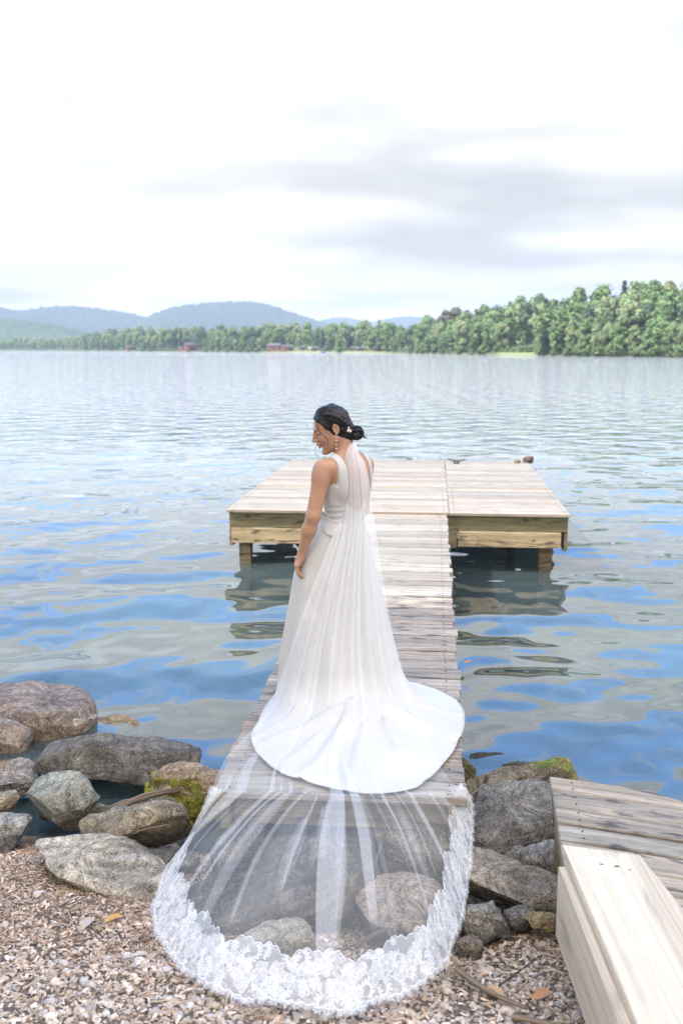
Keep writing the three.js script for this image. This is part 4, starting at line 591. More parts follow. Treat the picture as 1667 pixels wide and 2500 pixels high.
for (const [i, cnt] of [[0, 15000], [1, 14000], [2, 12000]]) scatter('leaf_litter', ['crumbled brown leaf litter on the shore', 'pale dry leaf fragments on the shore', 'darker bark and leaf chips on the shore'][i], leafGeo(40 + i), cnt, 600 + i, (x, z, r) => { if (r() < smooth(-3.8, -3.1, z) * 0.35 - 0.5 * patch(x, z)) return null; const s = (0.0055 + 0.0155 * r() * r()) * [1, 0.9, 0.8][i]; return { s: [s * (0.8 + 0.8 * r()), s, s * (0.6 + 0.6 * r())], rot: [0.8 * (r() - 0.5), r() * 6.28, 0.8 * (r() - 0.5)], lift: 0.004 + 0.010 * r() }; }, litterCol);
scatter('pine_needles', 'dry pine needles and straw on the shore', new THREE.CylinderGeometry(0.0009, 0.0007, 1, 4)     .rotateZ(Math.PI / 2), 16000, 700, (x, z, r) => { if (r() > smooth(-3.3, -4.3, z) * 0.8 + 0.25) return null; return { s: [0.03 + 0.07 * r(), 1, 1], rot: [0, r() * 6.28, 0.35 * (r() - 0.5)], lift: 0.008 + 0.012 * r() }; }, (r) => { const k = 0.7 + 0.6 * r(); return [0.40 * k, 0.27 * k, 0.18 * k]; });
scatter('wood_chips', 'small twigs and wood chips on the shore', new THREE.CylinderGeometry(1, 0.7, 1, 6).rotateZ(Math.PI / 2), 1500, 720, (x, z, r) => { const w = 0.002 + 0.003 * r(); return { s: [0.02 + 0.06 * r(), w, w * 1.3], rot: [0, r() * 6.28, 0.3 * (r() - 0.5)], lift: 0.008 + 0.008 * r() }; }, (r) => { const k = 0.7 + 0.6 * r(); return [0.36 * k, 0.28 * k, 0.21 * k]; });
{ // single dead leaves and sticks one can pick out
  const r = rand(811), lm = (c) => std({ color: new THREE.Color().setRGB(...c), roughness: 0.85, side: THREE.DoubleSide });
  const leaf = (x, z, s, c, turn, label, y) => { const o = gridGeo(8, 6, (u, v) => { const t = u * 2 - 1, w = 0.52 * Math.pow(Math.max(0, 1 - t * t), 0.7) * (1 + 0.2 * Math.sin(u * 19)) * (v * 2 - 1); return { p: [t * s, (0.25 * w * w * 4 + 0.12 * Math.sin(t * 3 + turn)) * s * 0.6, w * s] }; }); const h = tag(put('fallen_leaf', o, lm(c)), label, 'leaf'); h.position.set(x, y ?? groundY(x, z) + 0.02, z); h.rotation.set(0.25 * (r() - 0.5), turn, 0.2 * (r() - 0.5)); return h; };
  leaf(-0.99, -3.98, 0.045, [0.48, 0.27, 0.08], 0.35, 'long orange brown leaf on the left litter below the pale veined slab');
  leaf(-1.09, -3.92, 0.05, [0.40, 0.33, 0.29], 1.1, 'large pale grey dead leaf beside the orange brown leaf');
  leaf(-1.22, -4.78, 0.04, [0.38, 0.36, 0.17], -0.6, 'yellow green leaf lying between the left rocks');
  leaf(-0.80, -3.62, 0.035, [0.46, 0.40, 0.35], 0.2, 'pale dead leaf left of the veil hem');
  leaf(0.81, -6.13, 0.035, [0.42, 0.15, 0.06], 0.2, 'small red brown leaf at the right edge of the walkway', DECK + 0.01);
  leaf(0.74, -3.35, 0.045, [0.44, 0.22, 0.11], 0.3, 'rust coloured leaf on the gravel below the box bench');
  leaf(0.56, -3.36, 0.05, [0.46, 0.28, 0.15], -0.5, 'tan curled leaf on the gravel between veil and bench');
  const stick = (pts, rad, c, label, n = 14) => { const p = curve(pts, n), g = tube(p, p.map((_, i) => rad * (1 - 0.35 * i / n) * (1 + 0.16 * Math.sin(i * 2.1) + 0.1 * r())), 8); return tag(put('stick', g, std({ color: new THREE.Color().setRGB(...c), map: woodTex, roughness: 0.9 })), label, 'stick'); };
  stick([[-1.32, 0.165, -5.10], [-1.17, 0.20, -5.16], [-1.02, 0.225, -5.22], [-0.90, 0.235, -5.24]], 0.022, [0.36, 0.28, 0.23], 'thick pale driftwood stick wedged between the left rocks');
  stick([[-1.10, 0.21, -4.72], [-1.0, 0.29, -4.66], [-0.86, 0.34, -4.62]], 0.004, [0.45, 0.36, 0.25], 'thin dry stem leaning on the round tan boulder');
  stick([[0.44, 0.31, -3.50], [0.55, 0.325, -3.34], [0.66, 0.345, -3.22]], 0.011, [0.42, 0.34, 0.25], 'pale broken stick right of the veil hem');
  stick([[0.60, 0.35, -3.17], [0.72, 0.37, -3.10], [0.80, 0.365, -3.05], [0.86, 0.36, -2.98]], 0.010, [0.46, 0.37, 0.28], 'long bent pale twig in the lower right gravel');
  stick([[0.60, 0.30, -3.42], [0.68, 0.315, -3.48], [0.76, 0.31, -3.56]], 0.004, [0.17, 0.13, 0.11], 'thin dark twig on the gravel beside the bench');
  stick([[0.58, 0.37, -4.70], [0.66, 0.42, -4.78], [0.75, 0.445, -4.86]], 0.006, [0.34, 0.29, 0.25], 'thin grey twig lying on the large right slab');
  stick([[-0.02, 0.40, -3.98], [0.10, 0.36, -4.05], [0.20, 0.50, -4.22]], 0.009, [0.22, 0.18, 0.15], 'dark branch leaning between the boulders under the veil');
  stick([[-0.22, 0.375, -3.42], [-0.12, 0.37, -3.36], [-0.03, 0.375, -3.36]], 0.011, [0.26, 0.17, 0.12], 'short brown stick under the front of the veil');
  stick([[0.05, 0.34, -3.60], [0.16, 0.37, -3.66], [0.26, 0.36, -3.72]], 0.010, [0.20, 0.14, 0.11], 'dark brown stick in front of the tan boulder under the veil');
  stick([[-0.62, 0.33, -3.42], [-0.55, 0.335, -3.40]], 0.007, [0.44, 0.33, 0.24], 'short pale twig left of the veil lace', 6);
}
// floating dark twig beside the walkway is the thin rock ridge; an overhanging shore tree (its trunk stands left of the view) shades the shore
{
  const r = rand(900), T = thing('shade_tree', 'leafy shore tree whose boughs hang over the near shore', 'tree');
  put('trunk', tube([V(-9.5, -0.5, 0.5), V(-9.2, 3, 0.2), V(-8.2, 6, -0.6), V(-7, 8.6, -1.6)], [0.34, 0.28, 0.22, 0.1], 12), barkMat, T);
  const limbs = [], ends = []; for (let i = 0; i < 16; i++) { const s = V(-9 + 1.8 * r(), 5 + 3 * r(), 0.2 - 1.2 * r()), e = V(-10 + 7.6 * r(), 7.4 + 2.6 * r(), -5.4 + 6 * r()); limbs.push(tube(curve([s, s.clone().lerp(e, 0.5).add(V(0, 0.5, 0)), e], 8), [0.1, 0.09, 0.08, 0.07, 0.06, 0.05, 0.04, 0.03, 0.02], 6)); ends.push(e); }
  put('limb', mergeGeometries(limbs), barkMat, T);
  const N = SHADE.leaves, leaf = geom([-0.5, 0, 0, 0, 0.03, 0.3, 0.55, 0, 0.02, 0, 0.03, -0.3], [0, 1, 2, 0, 2, 3]), m = new THREE.InstancedMesh(leaf, phys({ color: new THREE.Color(0.10, 0.16, 0.04), roughness: 0.7, transmission: 0.35, thickness: 0 }), N), M = new THREE.Matrix4(), q = new THREE.Quaternion(), e = new THREE.Euler(); let n = 0;
  while (n < N) { const x = lerp(SHADE.x[0], SHADE.x[1], r()), z = lerp(SHADE.z[0], SHADE.z[1], r()), y = 7.2 + 3.2 * r(); if (noise(x * 0.75 + 3, y * 0.75, z * 0.75) + 0.35 * noise(x * 2.2, y * 2.2, z * 2.2) < SHADE.gap - 0.5 * smooth(2.4, 1.2, Math.hypot(x + 6.4, (z + 3.0) * 0.9))) continue; e.set((r() - 0.5) * 1.6, r() * 6.28, (r() - 0.5) * 1.6); q.setFromEuler(e); const s = 0.16 + 0.12 * r(); m.setMatrixAt(n++, M.compose(V(x, y, z), q, V(s, s, s))); }  // leaves packed denser over one spot, shaped to keep sun off the train
  m.name = 'crown'; m.userData.kind = 'stuff'; m.castShadow = true; T.add(m);
}



// ================================================================== THE BRIDE
// All of her stands in a frame whose origin is on the walkway's deck under her; x right, z towards the shore.
const bride = thing('person', 'woman in sleeveless white gown and long veil looking down on the walkway', 'person');
bride.position.set(0, DECK, -5.4);
const smin = (a, b, k) => { const h = clamp(0.5 + 0.5 * (b - a) / k); return b + (a - b) * h - k * h * (1 - h); };
const smax = (a, b, k) => -smin(-a, -b, k);
const cap = (x, y, z, a, b, ra, rb) => { const bx = b[0] - a[0], by = b[1] - a[1], bz = b[2] - a[2], px = x - a[0], py = y - a[1], pz = z - a[2], t = clamp((px * bx + py * by + pz * bz) / (bx * bx + by * by + bz * bz)); return Math.hypot(px - bx * t, py - by * t, pz - bz * t) - (ra + (rb - ra) * t); };
const ell = (x, y, z, c, r) => { const px = (x - c[0]) / r[0], py = (y - c[1]) / r[1], pz = (z - c[2]) / r[2], k0 = Math.hypot(px, py, pz), k1 = Math.hypot(px / r[0], py / r[1], pz / r[2]); return k1 < 1e-9 ? -Math.min(...r) : k0 * (k0 - 1) / k1; };
// torso frame: l to her left, f to her front
const TC = [0.018, 0.0], TL = [-0.643, 0.766], TF = [-0.766, -0.643];
const toT = (x, z) => [(x - TC[0]) * TL[0] + (z - TC[1]) * TL[1], (x - TC[0]) * TF[0] + (z - TC[1]) * TF[1]];
const fromT = (l, y, f) => [TC[0] + l * TL[0] + f * TF[0], y, TC[1] + l * TL[1] + f * TF[1]];
function torsoD(x, y, z) {
  const [l, f] = toT(x, z), a = Math.abs(l);
  let d = ell(l, y, f, [0, 1.235, 0.0], [0.142, 0.17, 0.10]);
  d = smin(d, ell(l, y, f, [0, 1.06, 0.0], [0.112, 0.14, 0.082]), 0.06);
  d = smin(d, ell(l, y, f, [0, 0.90, -0.015], [0.158, 0.15, 0.12]), 0.08);
  d = smin(d, ell(a, y, f, [0.068, 1.235, 0.085], [0.062, 0.066, 0.06]), 0.03);
  d = smin(d, cap(a, y, f, [0.0, 1.355, -0.015], [0.135, 1.355, -0.012], 0.052, 0.046), 0.05);
  d = smin(d, cap(a, y, f, [0.02, 1.425, -0.02], [0.12, 1.372, -0.018], 0.036, 0.036), 0.04);
  d = smin(d, ell(a, y, f, [0.075, 1.29, -0.065], [0.06, 0.09, 0.035]), 0.04);           // shoulder blades
  const groove = Math.hypot(l * 1.2, f + 0.112) - 0.018; d = smax(d, -groove, 0.03);      // the hollow of the spine
  return d;
}
const HC = [-0.055, 1.563, 0.012], HYAW = 0.10, HP2 = 0.36;
const HF = [-Math.cos(HP2) * Math.cos(HYAW), -Math.sin(HP2), Math.cos(HP2) * Math.sin(HYAW)], HL = [Math.sin(HYAW), 0, Math.cos(HYAW)];
const HU = [HF[1] * HL[2] - HF[2] * HL[1], HF[2] * HL[0] - HF[0] * HL[2], HF[0] * HL[1] - HF[1] * HL[0]];
const toH = (x, y, z) => { x -= HC[0]; y -= HC[1]; z -= HC[2]; return [x * HF[0] + y * HF[1] + z * HF[2], x * HU[0] + y * HU[1] + z * HU[2], x * HL[0] + y * HL[1] + z * HL[2]]; };
const fromH = (f, u, l) => V(HC[0] + f * HF[0] + u * HU[0] + l * HL[0], HC[1] + f * HF[1] + u * HU[1] + l * HL[1], HC[2] + f * HF[2] + u * HU[2] + l * HL[2]);
const NECK0 = fromT(0, 1.36, -0.02), NECK1 = fromH(-0.038, -0.055, 0).toArray();
const neckD = (x, y, z) => cap(x, y, z, NECK0, NECK1, 0.056, 0.050);
function headD(f, u, l) {
  const a = Math.abs(l);
  let d = ell(f, u, l, [-0.012, 0.03, 0], [0.094, 0.085, 0.074]);
  d = smin(d, ell(f, u, l, [0.034, -0.03, 0], [0.056, 0.088, 0.056]), 0.03);
  d = smin(d, cap(f, u, a, [0.0, -0.058, 0.046], [0.066, -0.105, 0.012], 0.020, 0.015), 0.028);
  d = smin(d, ell(f, u, l, [0.077, -0.108, 0], [0.016, 0.014, 0.018]), 0.016);            // chin
  d = smin(d, ell(f, u, a, [0.058, -0.03, 0.034], [0.026, 0.024, 0.022]), 0.02);          // cheek
  d = smin(d, ell(f, u, a, [0.082, 0.026, 0.022], [0.012, 0.008, 0.024]), 0.012);         // brow
  d = smax(d, -ell(f, u, a, [0.098, 0.006, 0.032], [0.017, 0.012, 0.017]), 0.010);        // eye socket
  d = smin(d, ell(f, u, a, [0.074, 0.004, 0.031], [0.013, 0.011, 0.014]), 0.003);         // lid over the lowered eye
  d = smin(d, cap(f, u, l, [0.086, 0.018, 0], [0.112, -0.026, 0], 0.006, 0.0085), 0.010); // nose
  d = smin(d, ell(f, u, l, [0.088, -0.014, 0], [0.016, 0.030, 0.014]), 0.010);
  d = smin(d, ell(f, u, l, [0.110, -0.030, 0], [0.012, 0.009, 0.010]), 0.006);
  d = smin(d, ell(f, u, a, [0.099, -0.034, 0.011], [0.010, 0.008, 0.007]), 0.005);
  d = smin(d, ell(f, u, l, [0.088, -0.056, 0], [0.014, 0.016, 0.024]), 0.012);            // mouth mound
  d = smin(d, ell(f, u, l, [0.0985, -0.0595, 0], [0.0065, 0.0045, 0.018]), 0.003);        // lips
  d = smin(d, ell(f, u, l, [0.0955, -0.0745, 0], [0.0070, 0.0052, 0.016]), 0.003);
  d = smax(d, -cap(f, u, a, [0.106, -0.067, 0], [0.082, -0.061, 0.027], 0.0032, 0.0016), 0.002); // parted, smiling
  d = smax(d, -cap(f, u, a, [0.098, -0.04, 0.022], [0.078, -0.066, 0.034], 0.0022, 0.0022), 0.008); // smile fold
  // ear
  const eu = u - 0.0 + 0.12 * (f + 0.016), er = Math.hypot((f + 0.018) / 0.8, (eu + 0.002) / 1.35);
  let e = Math.hypot(Math.max(0, er - 0.017) , (a - 0.079 - 0.25 * (-f - 0.018) * 0.5)) - 0.0052; e = smax(e, -(Math.hypot((f + 0.014) / 0.8, (eu - 0.002) / 1.3, (a - 0.088) * 1.1) - 0.0115), 0.003);
  d = smin(d, e, 0.006);
  return d;
}
const handW = [-0.215, 0.892, 0.12], fingers = [];
{ // relaxed left hand, back of the hand to the left, fingers curling inwards
  const lens = [0.94, 1.05, 0.98, 0.80];
  for (let i = 0; i < 4; i++) {
    const K = [[-0.228, 0.822, 0.084], [-0.236, 0.817, 0.103], [-0.243, 0.818, 0.122], [-0.246, 0.826, 0.140]][i], L = lens[i], c = [0.10, 0.22, 0.34, 0.5][i];
    const P = [K[0] + (0.006 + 0.02 * c) * L, K[1] - 0.041 * L, K[2] + (1.5 - i) * -0.0012], D = [P[0] + (0.010 + 0.022 * c) * L, P[1] - (0.024 - 0.010 * c) * L, P[2]], T = [D[0] + (0.014 + 0.012 * c) * L, D[1] - (0.016 - 0.012 * c) * L, D[2] - 0.001];
    fingers.push([K, P, D, T]);
  }
}
function handD(x, y, z) {
  let d = cap(x, y, z, handW, [-0.232, 0.845, 0.112], 0.0235, 0.022);
  const palm = [[-0.229, 0.830, 0.088], [-0.241, 0.832, 0.136]];
  d = smin(d, cap(x, y, z, [-0.224, 0.866, 0.105], palm[0], 0.018, 0.014), 0.016); d = smin(d, cap(x, y, z, [-0.222, 0.866, 0.124], palm[1], 0.018, 0.0135), 0.016);
  d = smin(d, cap(x, y, z, palm[0], palm[1], 0.0135, 0.0125), 0.012);
  for (const [K, P, D, T] of fingers) { let e = cap(x, y, z, K, P, 0.0088, 0.0076); e = smin(e, cap(x, y, z, P, D, 0.0077, 0.0068), 0.002); e = smin(e, cap(x, y, z, D, T, 0.0067, 0.0052), 0.002); d = smin(d, e, 0.0018); }
  let t = cap(x, y, z, [-0.216, 0.868, 0.098], [-0.203, 0.832, 0.076], 0.0145, 0.0105); t = smin(t, cap(x, y, z, [-0.203, 0.832, 0.076], [-0.198, 0.802, 0.072], 0.0098, 0.0088), 0.003); t = smin(t, cap(x, y, z, [-0.198, 0.802, 0.072], [-0.200, 0.780, 0.076], 0.0086, 0.0064), 0.002);
  return smin(d, t, 0.007);
}
const SL = [-0.096, 1.362, 0.128], EL = [-0.150, 1.108, 0.162], SR = fromT(-0.165, 1.352, -0.01), ER = [0.118, 1.09, -0.19], WR = [-0.03, 0.94, -0.28];
function armsD(x, y, z) {
  let d = cap(x, y, z, SL, EL, 0.050, 0.0385); d = smin(d, ell(x, y, z, [-0.112, 1.318, 0.138], [0.047, 0.075, 0.047]), 0.02);
  d = smin(d, cap(x, y, z, EL, [-0.174, 1.03, 0.148], 0.038, 0.0385), 0.02); d = smin(d, cap(x, y, z, [-0.174, 1.03, 0.148], handW, 0.038, 0.0235), 0.02);
  const r = smin(smin(cap(x, y, z, SR, ER, 0.050, 0.037), cap(x, y, z, ER, WR, 0.037, 0.022), 0.02), ell(x, y, z, [WR[0] - 0.03, WR[1] - 0.03, WR[2] - 0.02], [0.03, 0.045, 0.03]), 0.02);
  return Math.min(d, r);
}
const skinCol = (x, y, z) => {
  const [f, u, l] = toH(x, y, z), a = Math.abs(l); let c = [0.42, 0.228, 0.140];
  if (f > 0.02 && Math.hypot(f - 0.05, u + 0.02, a - 0.02) < 0.13 && y > 1.38) {
    const lip = smooth(0.004, 0, Math.min(ell(f, u, l, [0.1, -0.0595, 0], [0.012, 0.0055, 0.021]), ell(f, u, l, [0.097, -0.0745, 0], [0.012, 0.006, 0.019])));
    const br = smooth(0.003, 0, cap(f, u, a, [0.092, 0.031, 0.012], [0.066, 0.033, 0.052], 0.0032, 0.0018)), lash = smooth(0.003, 0, cap(f, u, a, [0.092, -0.004, 0.020], [0.072, -0.003, 0.046], 0.0026, 0.0022)), bl = smooth(0.03, 0, Math.hypot(f - 0.07, u + 0.03, a - 0.04)) * 0.5;
    const mouth = smooth(0.003, 0, cap(f, u, a, [0.104, -0.067, 0], [0.086, -0.062, 0.026], 0.002, 0.001));
    c = c.map((v, i) => lerp(v, [0.47, 0.215, 0.145][i], bl)); c = c.map((v, i) => lerp(v, [0.40, 0.11, 0.10][i], lip)); c = c.map((v, i) => lerp(v, [0.62, 0.55, 0.5][i], mouth * (a < 0.018 ? 0.8 : 0))); c = c.map((v, i) => lerp(v, [0.03, 0.02, 0.018][i], Math.max(br * 0.85, lash)));
  }
  return c;
};
{
  const body = (x, y, z) => { let d = smin(torsoD(x, y, z), x < -0.14 ? smax(smin(armsD(x, y, z), handD(x, y, z), 0.008), 0.898 - y, 0.001) : armsD(x, y, z), 0.022); d = smin(d, neckD(x, y, z), 0.03); const [l, f] = toT(x, z); if (y < 1.0) { const a = Math.abs(l); d = smin(d, cap(a, y, f, [0.085, 0.86, 0], [0.08, 0.46, 0.01], 0.085, 0.055), 0.04); d = smin(d, cap(a, y, f, [0.08, 0.46, 0.01], [0.08, 0.09, -0.02], 0.052, 0.034), 0.02); d = smin(d, cap(a, y, f, [0.08, 0.05, -0.03], [0.085, 0.025, 0.12], 0.03, 0.022), 0.02); } return d; };
  const gBody = isoMesh(body, [-0.32, -0.01, -0.36], [0.27, 1.50, 0.27], 0.010, skinCol);
  const head = (x, y, z) => { const q = toH(x, y, z); let d = headD(...q); d = smin(d, smin(neckD(x, y, z), torsoD(x, y, z) + 0.003, 0.03), 0.018); return smax(d, 1.41 - y, 0.001); };
  const gHead = isoMesh(head, [-0.21, 1.40, -0.11], [0.10, 1.69, 0.12], 0.0032, skinCol);
  const gHand = isoMesh((x, y, z) => smax(smin(handD(x, y, z), armsD(x, y, z), 0.008), y - 0.93, 0.001), [-0.275, 0.725, 0.045], [-0.155, 0.94, 0.18], 0.0032, skinCol);
  put('body', mergeGeometries([gBody, gHead, gHand]), phys({ vertexColors: true, roughness: 0.5, sheen: 0.15, sheenRoughness: 0.5, sheenColor: new THREE.Color(1, 0.8, 0.7) }), bride);
}
// ------------------------------------------------------------------ hair, jewellery
{
  const hairM = phys({ color: new THREE.Color(0.010, 0.008, 0.009), roughness: 0.42, specularIntensity: 0.75 });
  const BUN = [-0.118, -0.070, 0.014];
  const hair = (x, y, z) => {
    const [f, u, l] = toH(x, y, z);
    let d = ell(f, u, l, [-0.014, 0.034, 0], [0.103, 0.095, 0.083]); d = smin(d, ell(f, u, l, [-0.066, -0.040, 0], [0.056, 0.066, 0.062]), 0.03);
    d += 0.0022 * Math.sin(52 * (u * 0.8 + f * 0.55) + 14 * l + 3 * noise(f * 20, u * 20, l * 20)) + 0.004 * noise(f * 26, u * 40, l * 26);
    const line = 0.076 - (0.090 - u) * 0.60 + 0.006 * noise(u * 40, l * 40, 2); d = smax(d, (f - line) * 0.85, 0.006);
    d = smax(d, -(u + 0.100 - 0.3 * (f + 0.05)), 0.01);
    const ear = Math.hypot((f + 0.012) / 1.0, (u + 0.006) / 1.35, (Math.abs(l) - 0.09) / 1.2) - 0.022; d = smax(d, -ear, 0.006);
    let b = ell(f, u, l, BUN, [0.036, 0.038, 0.042]); b += 0.006 * Math.sin(70 * Math.hypot(f - BUN[0] - 0.02, u - BUN[1]) + 5 * Math.atan2(u - BUN[1], l - BUN[2])) + 0.005 * noise(f * 50, u * 50, l * 50);
    d = smin(d, b, 0.010);
    // twisted braid from the part back to the bun
    for (let i = 4; i < 13; i++) { const t = i / 12, q = [lerp(0.052, -0.100, t), lerp(0.100, -0.028, t * t * 0.75 + t * 0.25) + 0.012 * Math.sin(t * 3.1), lerp(0.050, 0.070, Math.sin(t * 3.0)) + 0.01]; d = smin(d, ell(f, u, l, q, [0.015, 0.0095, 0.009]), 0.009); }
    return d;
  };
  const H = put('hair', isoMesh(hair, [-0.19, 1.42, -0.13], [0.14, 1.70, 0.14], 0.003), hairM, bride);
  const r = rand(41), strands = [];
  for (let i = 0; i < 620; i++) {      // combed strands lying on the hair
    const a0 = lerp(-0.9, 1.45, r()), t0 = 0.05 + 0.5 * r(), pts = [], R = [0.1045, 0.0965, 0.0845];
    const s = V(0.62 - 0.4 * t0, 0.8, Math.sin(a0) * 0.75).normalize(), e = V(-0.78, -0.62 - 0.25 * r(), (a0 > 0 ? 1 : -1) * 0.35 * r()).normalize(), side = Math.sin(a0);
    for (let k = 0; k <= 10; k++) { const t = k / 10, d = s.clone().lerp(e, t).add(V(0.12, 0.05, side * 0.85).multiplyScalar(Math.sin(t * Math.PI) * 0.62)).normalize(), w = 1.008 + 0.016 * Math.sin(t * 5 + i) + 0.012 * Math.sin(i * 1.7); const p = [d.x * R[0] * w - 0.014, d.y * R[1] * w + 0.034, d.z * R[2] * w]; if (p[0] > 0.074 - (0.09 - p[1]) * 0.60) continue; if (Math.hypot((p[0] + 0.012), (p[1] + 0.006) / 1.35) < 0.027 && p[1] < 0.04) continue; pts.push(fromH(...p)); }
    if (pts.length > 4) strands.push(tube(pts, pts.map((_, k) => 0.0015 * Math.sin(Math.PI * (k + 0.7) / (pts.length + 0.4)) + 0.0003), 4));
  }
  for (let i = 0; i < 46; i++) {       // coils of the bun, wound round its axis
    const off = (r() * 2 - 1) * 0.9, a0 = r() * 6.28, n = 12, pts = [], tw = 0.5 * (r() - 0.5);
    for (let k = 0; k <= n; k++) { const a = a0 + k * 0.2, o = off + tw * k / n * 0.5, R = Math.sqrt(Math.max(0.02, 1 - o * o)); pts.push(fromH(BUN[0] + Math.cos(a) * R * 0.0375, BUN[1] + Math.sin(a) * R * 0.0395, BUN[2] + o * 0.043)); }
    strands.push(tube(pts, pts.map((_, k) => 0.0021 * Math.sin(Math.PI * (k + 0.6) / (n + 1.2))), 4));
  }
  for (let i = 0; i < 9; i++) { const s = V(BUN[0] - 0.02, BUN[1] - 0.03 + 0.01 * r(), BUN[2] + 0.05 * (r() - 0.5)), pts = []; for (let k = 0; k <= 6; k++) { const t = k / 6; pts.push(fromH(s.x - (0.014 + 0.008 * (i % 3)) * t, s.y - 0.028 * t + 0.018 * t * t * (i % 2 ? 2 : 0.4), s.z + 0.02 * t * (i % 3 - 1))); } strands.push(tube(pts, pts.map((_, k) => 0.0026 * (1 - k / 7)), 4)); }
  put('strands', mergeGeometries(strands), hairM, H);
  const lock = (pts, rad) => { const p = curve(pts.map((q) => fromH(...q)), 26); return tube(p, p.map((_, k) => rad * (1 - 0.75 * k / 26)), 5); };
  const front = (px) => px;
  put('loose_lock', lock([[0.066, 0.074, 0.045], [0.070, 0.040, 0.058], [0.066, 0.004, 0.068], [0.046, -0.028, 0.072], [0.044, -0.056, 0.070], [0.058, -0.082, 0.066], [0.056, -0.108, 0.062], [0.042, -0.125, 0.062]], 0.0024), hairM, H);
  put('loose_lock', lock([[0.075, 0.03, -0.05], [0.088, -0.02, -0.052], [0.104, -0.06, -0.05], [0.122, -0.085, -0.046], [0.124, -0.115, -0.044], [0.110, -0.145, -0.046], [0.116, -0.165, -0.046]], 0.0017), hairM, H);
  const pearl = std({ color: new THREE.Color(0.88, 0.84, 0.74), roughness: 0.18 }), gold = std({ color: new THREE.Color(0.83, 0.6, 0.28), roughness: 0.25, metalness: 1 });
  const ballAt = (p, q) => new THREE.SphereGeometry(q, 12, 8).translate(p.x, p.y, p.z);
  const pin = []; for (const [f, u, l, q] of [[-0.078, -0.006, 0.066, 0.0062], [-0.086, -0.022, 0.064, 0.0058], [-0.080, -0.032, 0.066, 0.0064], [-0.074, -0.038, 0.067, 0.0052], [-0.092, -0.034, 0.062, 0.0060], [-0.086, -0.044, 0.064, 0.0064], [-0.097, -0.026, 0.060, 0.0048]]) pin.push(ballAt(fromH(f, u, l), q));
  const HPn = put('pearl_hairpin', mergeGeometries(pin), pearl, bride); put('wire', mergeGeometries([tube(curve([[-0.078, 0.0, 0.064], [-0.086, -0.02, 0.062], [-0.086, -0.046, 0.062]].map((q) => fromH(...q)), 8), 0.0012, 5), tube(curve([[-0.084, -0.03, 0.064], [-0.094, -0.016, 0.062], [-0.101, -0.006, 0.056]].map((q) => fromH(...q)), 8), [0.001, 0.0014, 0.002, 0.0026, 0.003, 0.0026, 0.002, 0.0012, 0.0006], 5)]), gold, HPn);
  const lobe = fromH(-0.010, -0.026, 0.084), drops = [], chain = []; for (let i = 0; i < 5; i++) drops.push(ballAt(V(lobe.x + 0.001, lobe.y - [0.002, 0.016, 0.038, 0.059, 0.080][i], lobe.z + 0.004), i === 0 || i === 4 ? 0.0038 : 0.0032)); chain.push(tube([V(lobe.x + 0.001, lobe.y, lobe.z + 0.004), V(lobe.x + 0.001, lobe.y - 0.04, lobe.z + 0.004), V(lobe.x + 0.001, lobe.y - 0.08, lobe.z + 0.004)], 0.0008, 5));
  const E = put('earring', mergeGeometries(drops), pearl, bride); put('chain', mergeGeometries(chain), gold, E);
  const nk = []; for (let i = 0; i <= 28; i++) { const a = i / 28 * 6.2832, c = [lerp(NECK0[0], NECK1[0], 0.30), lerp(NECK0[1], NECK1[1], 0.30), lerp(NECK0[2], NECK1[2], 0.30)]; nk.push(V(c[0] + Math.cos(a) * 0.0585 + 0.002, c[1] + 0.012 * Math.cos(a) + 0.008 * Math.sin(a), c[2] + Math.sin(a) * 0.0585)); } put('necklace', tube(nk, 0.0011, 5, false), gold, bride);
  const rk = fingers[2], rc = V(...rk[0]).lerp(V(...rk[1]), 0.55), rg = new THREE.TorusGeometry(0.0094, 0.0014, 6, 18).rotateX(Math.PI / 2); put('ring', mergeGeometries([rg.translate(rc.x, rc.y, rc.z), new THREE.OctahedronGeometry(0.0042).translate(rc.x - 0.0105, rc.y, rc.z + 0.002)].map((g) => g.index ? g.toNonIndexed() : g)), gold, bride);
}
// ------------------------------------------------------------------ gown
const satin = phys({ color: new THREE.Color(0.50, 0.478, 0.455), roughness: 0.6, sheen: 0.08, sheenRoughness: 0.45, sheenColor: new THREE.Color(1, 1, 1), side: THREE.DoubleSide });
const gown = put('gown', new THREE.BufferGeometry(), satin, bride);
{
  const cut = (x, y, z) => {
    const [l, f] = toT(x, z), a = Math.abs(l), back = smooth(0.03, -0.03, f);
    const open = lerp(1.28 + 0.5 * smooth(0.02, 0.085, a) * 0.12, 1.115 + 0.05 * smooth(0.0, 0.09, a) + 0.02 * smooth(0.07, 0.10, a), back);
    const strap = lerp(smooth(0.070, 0.088, a), smooth(0.088, 0.104, a), back);
    const top = lerp(open, 1.60, strap), side = lerp(1.60, 1.268, smooth(0.128, 0.146, a + 0.10 * Math.max(0, 1.33 - y)));
    const top2 = a > 0.115 ? Math.min(top, side) : top;
    return Math.max((y - top2) * 0.16, 1.02 - y);
  };
  const bod = (x, y, z) => { const t = torsoD(x, y, z) - 0.0075 + 0.0016 * Math.sin(y * 190 + toT(x, z)[0] * 30) * smooth(1.2, 1.12, y) * smooth(1.03, 1.08, y); return smax(smax(t, cut(x, y, z), 0.004), -(torsoD(x, y, z) + 0.004), 0.002); };
  gown.geometry = isoMesh(bod, [-0.24, 1.0, -0.24], [0.24, 1.46, 0.24], 0.0048); gown.geometry.deleteAttribute('uv'); gown.geometry.setAttribute('uv', new THREE.Float32BufferAttribute(new Float32Array(gown.geometry.attributes.position.count * 2), 2));
}
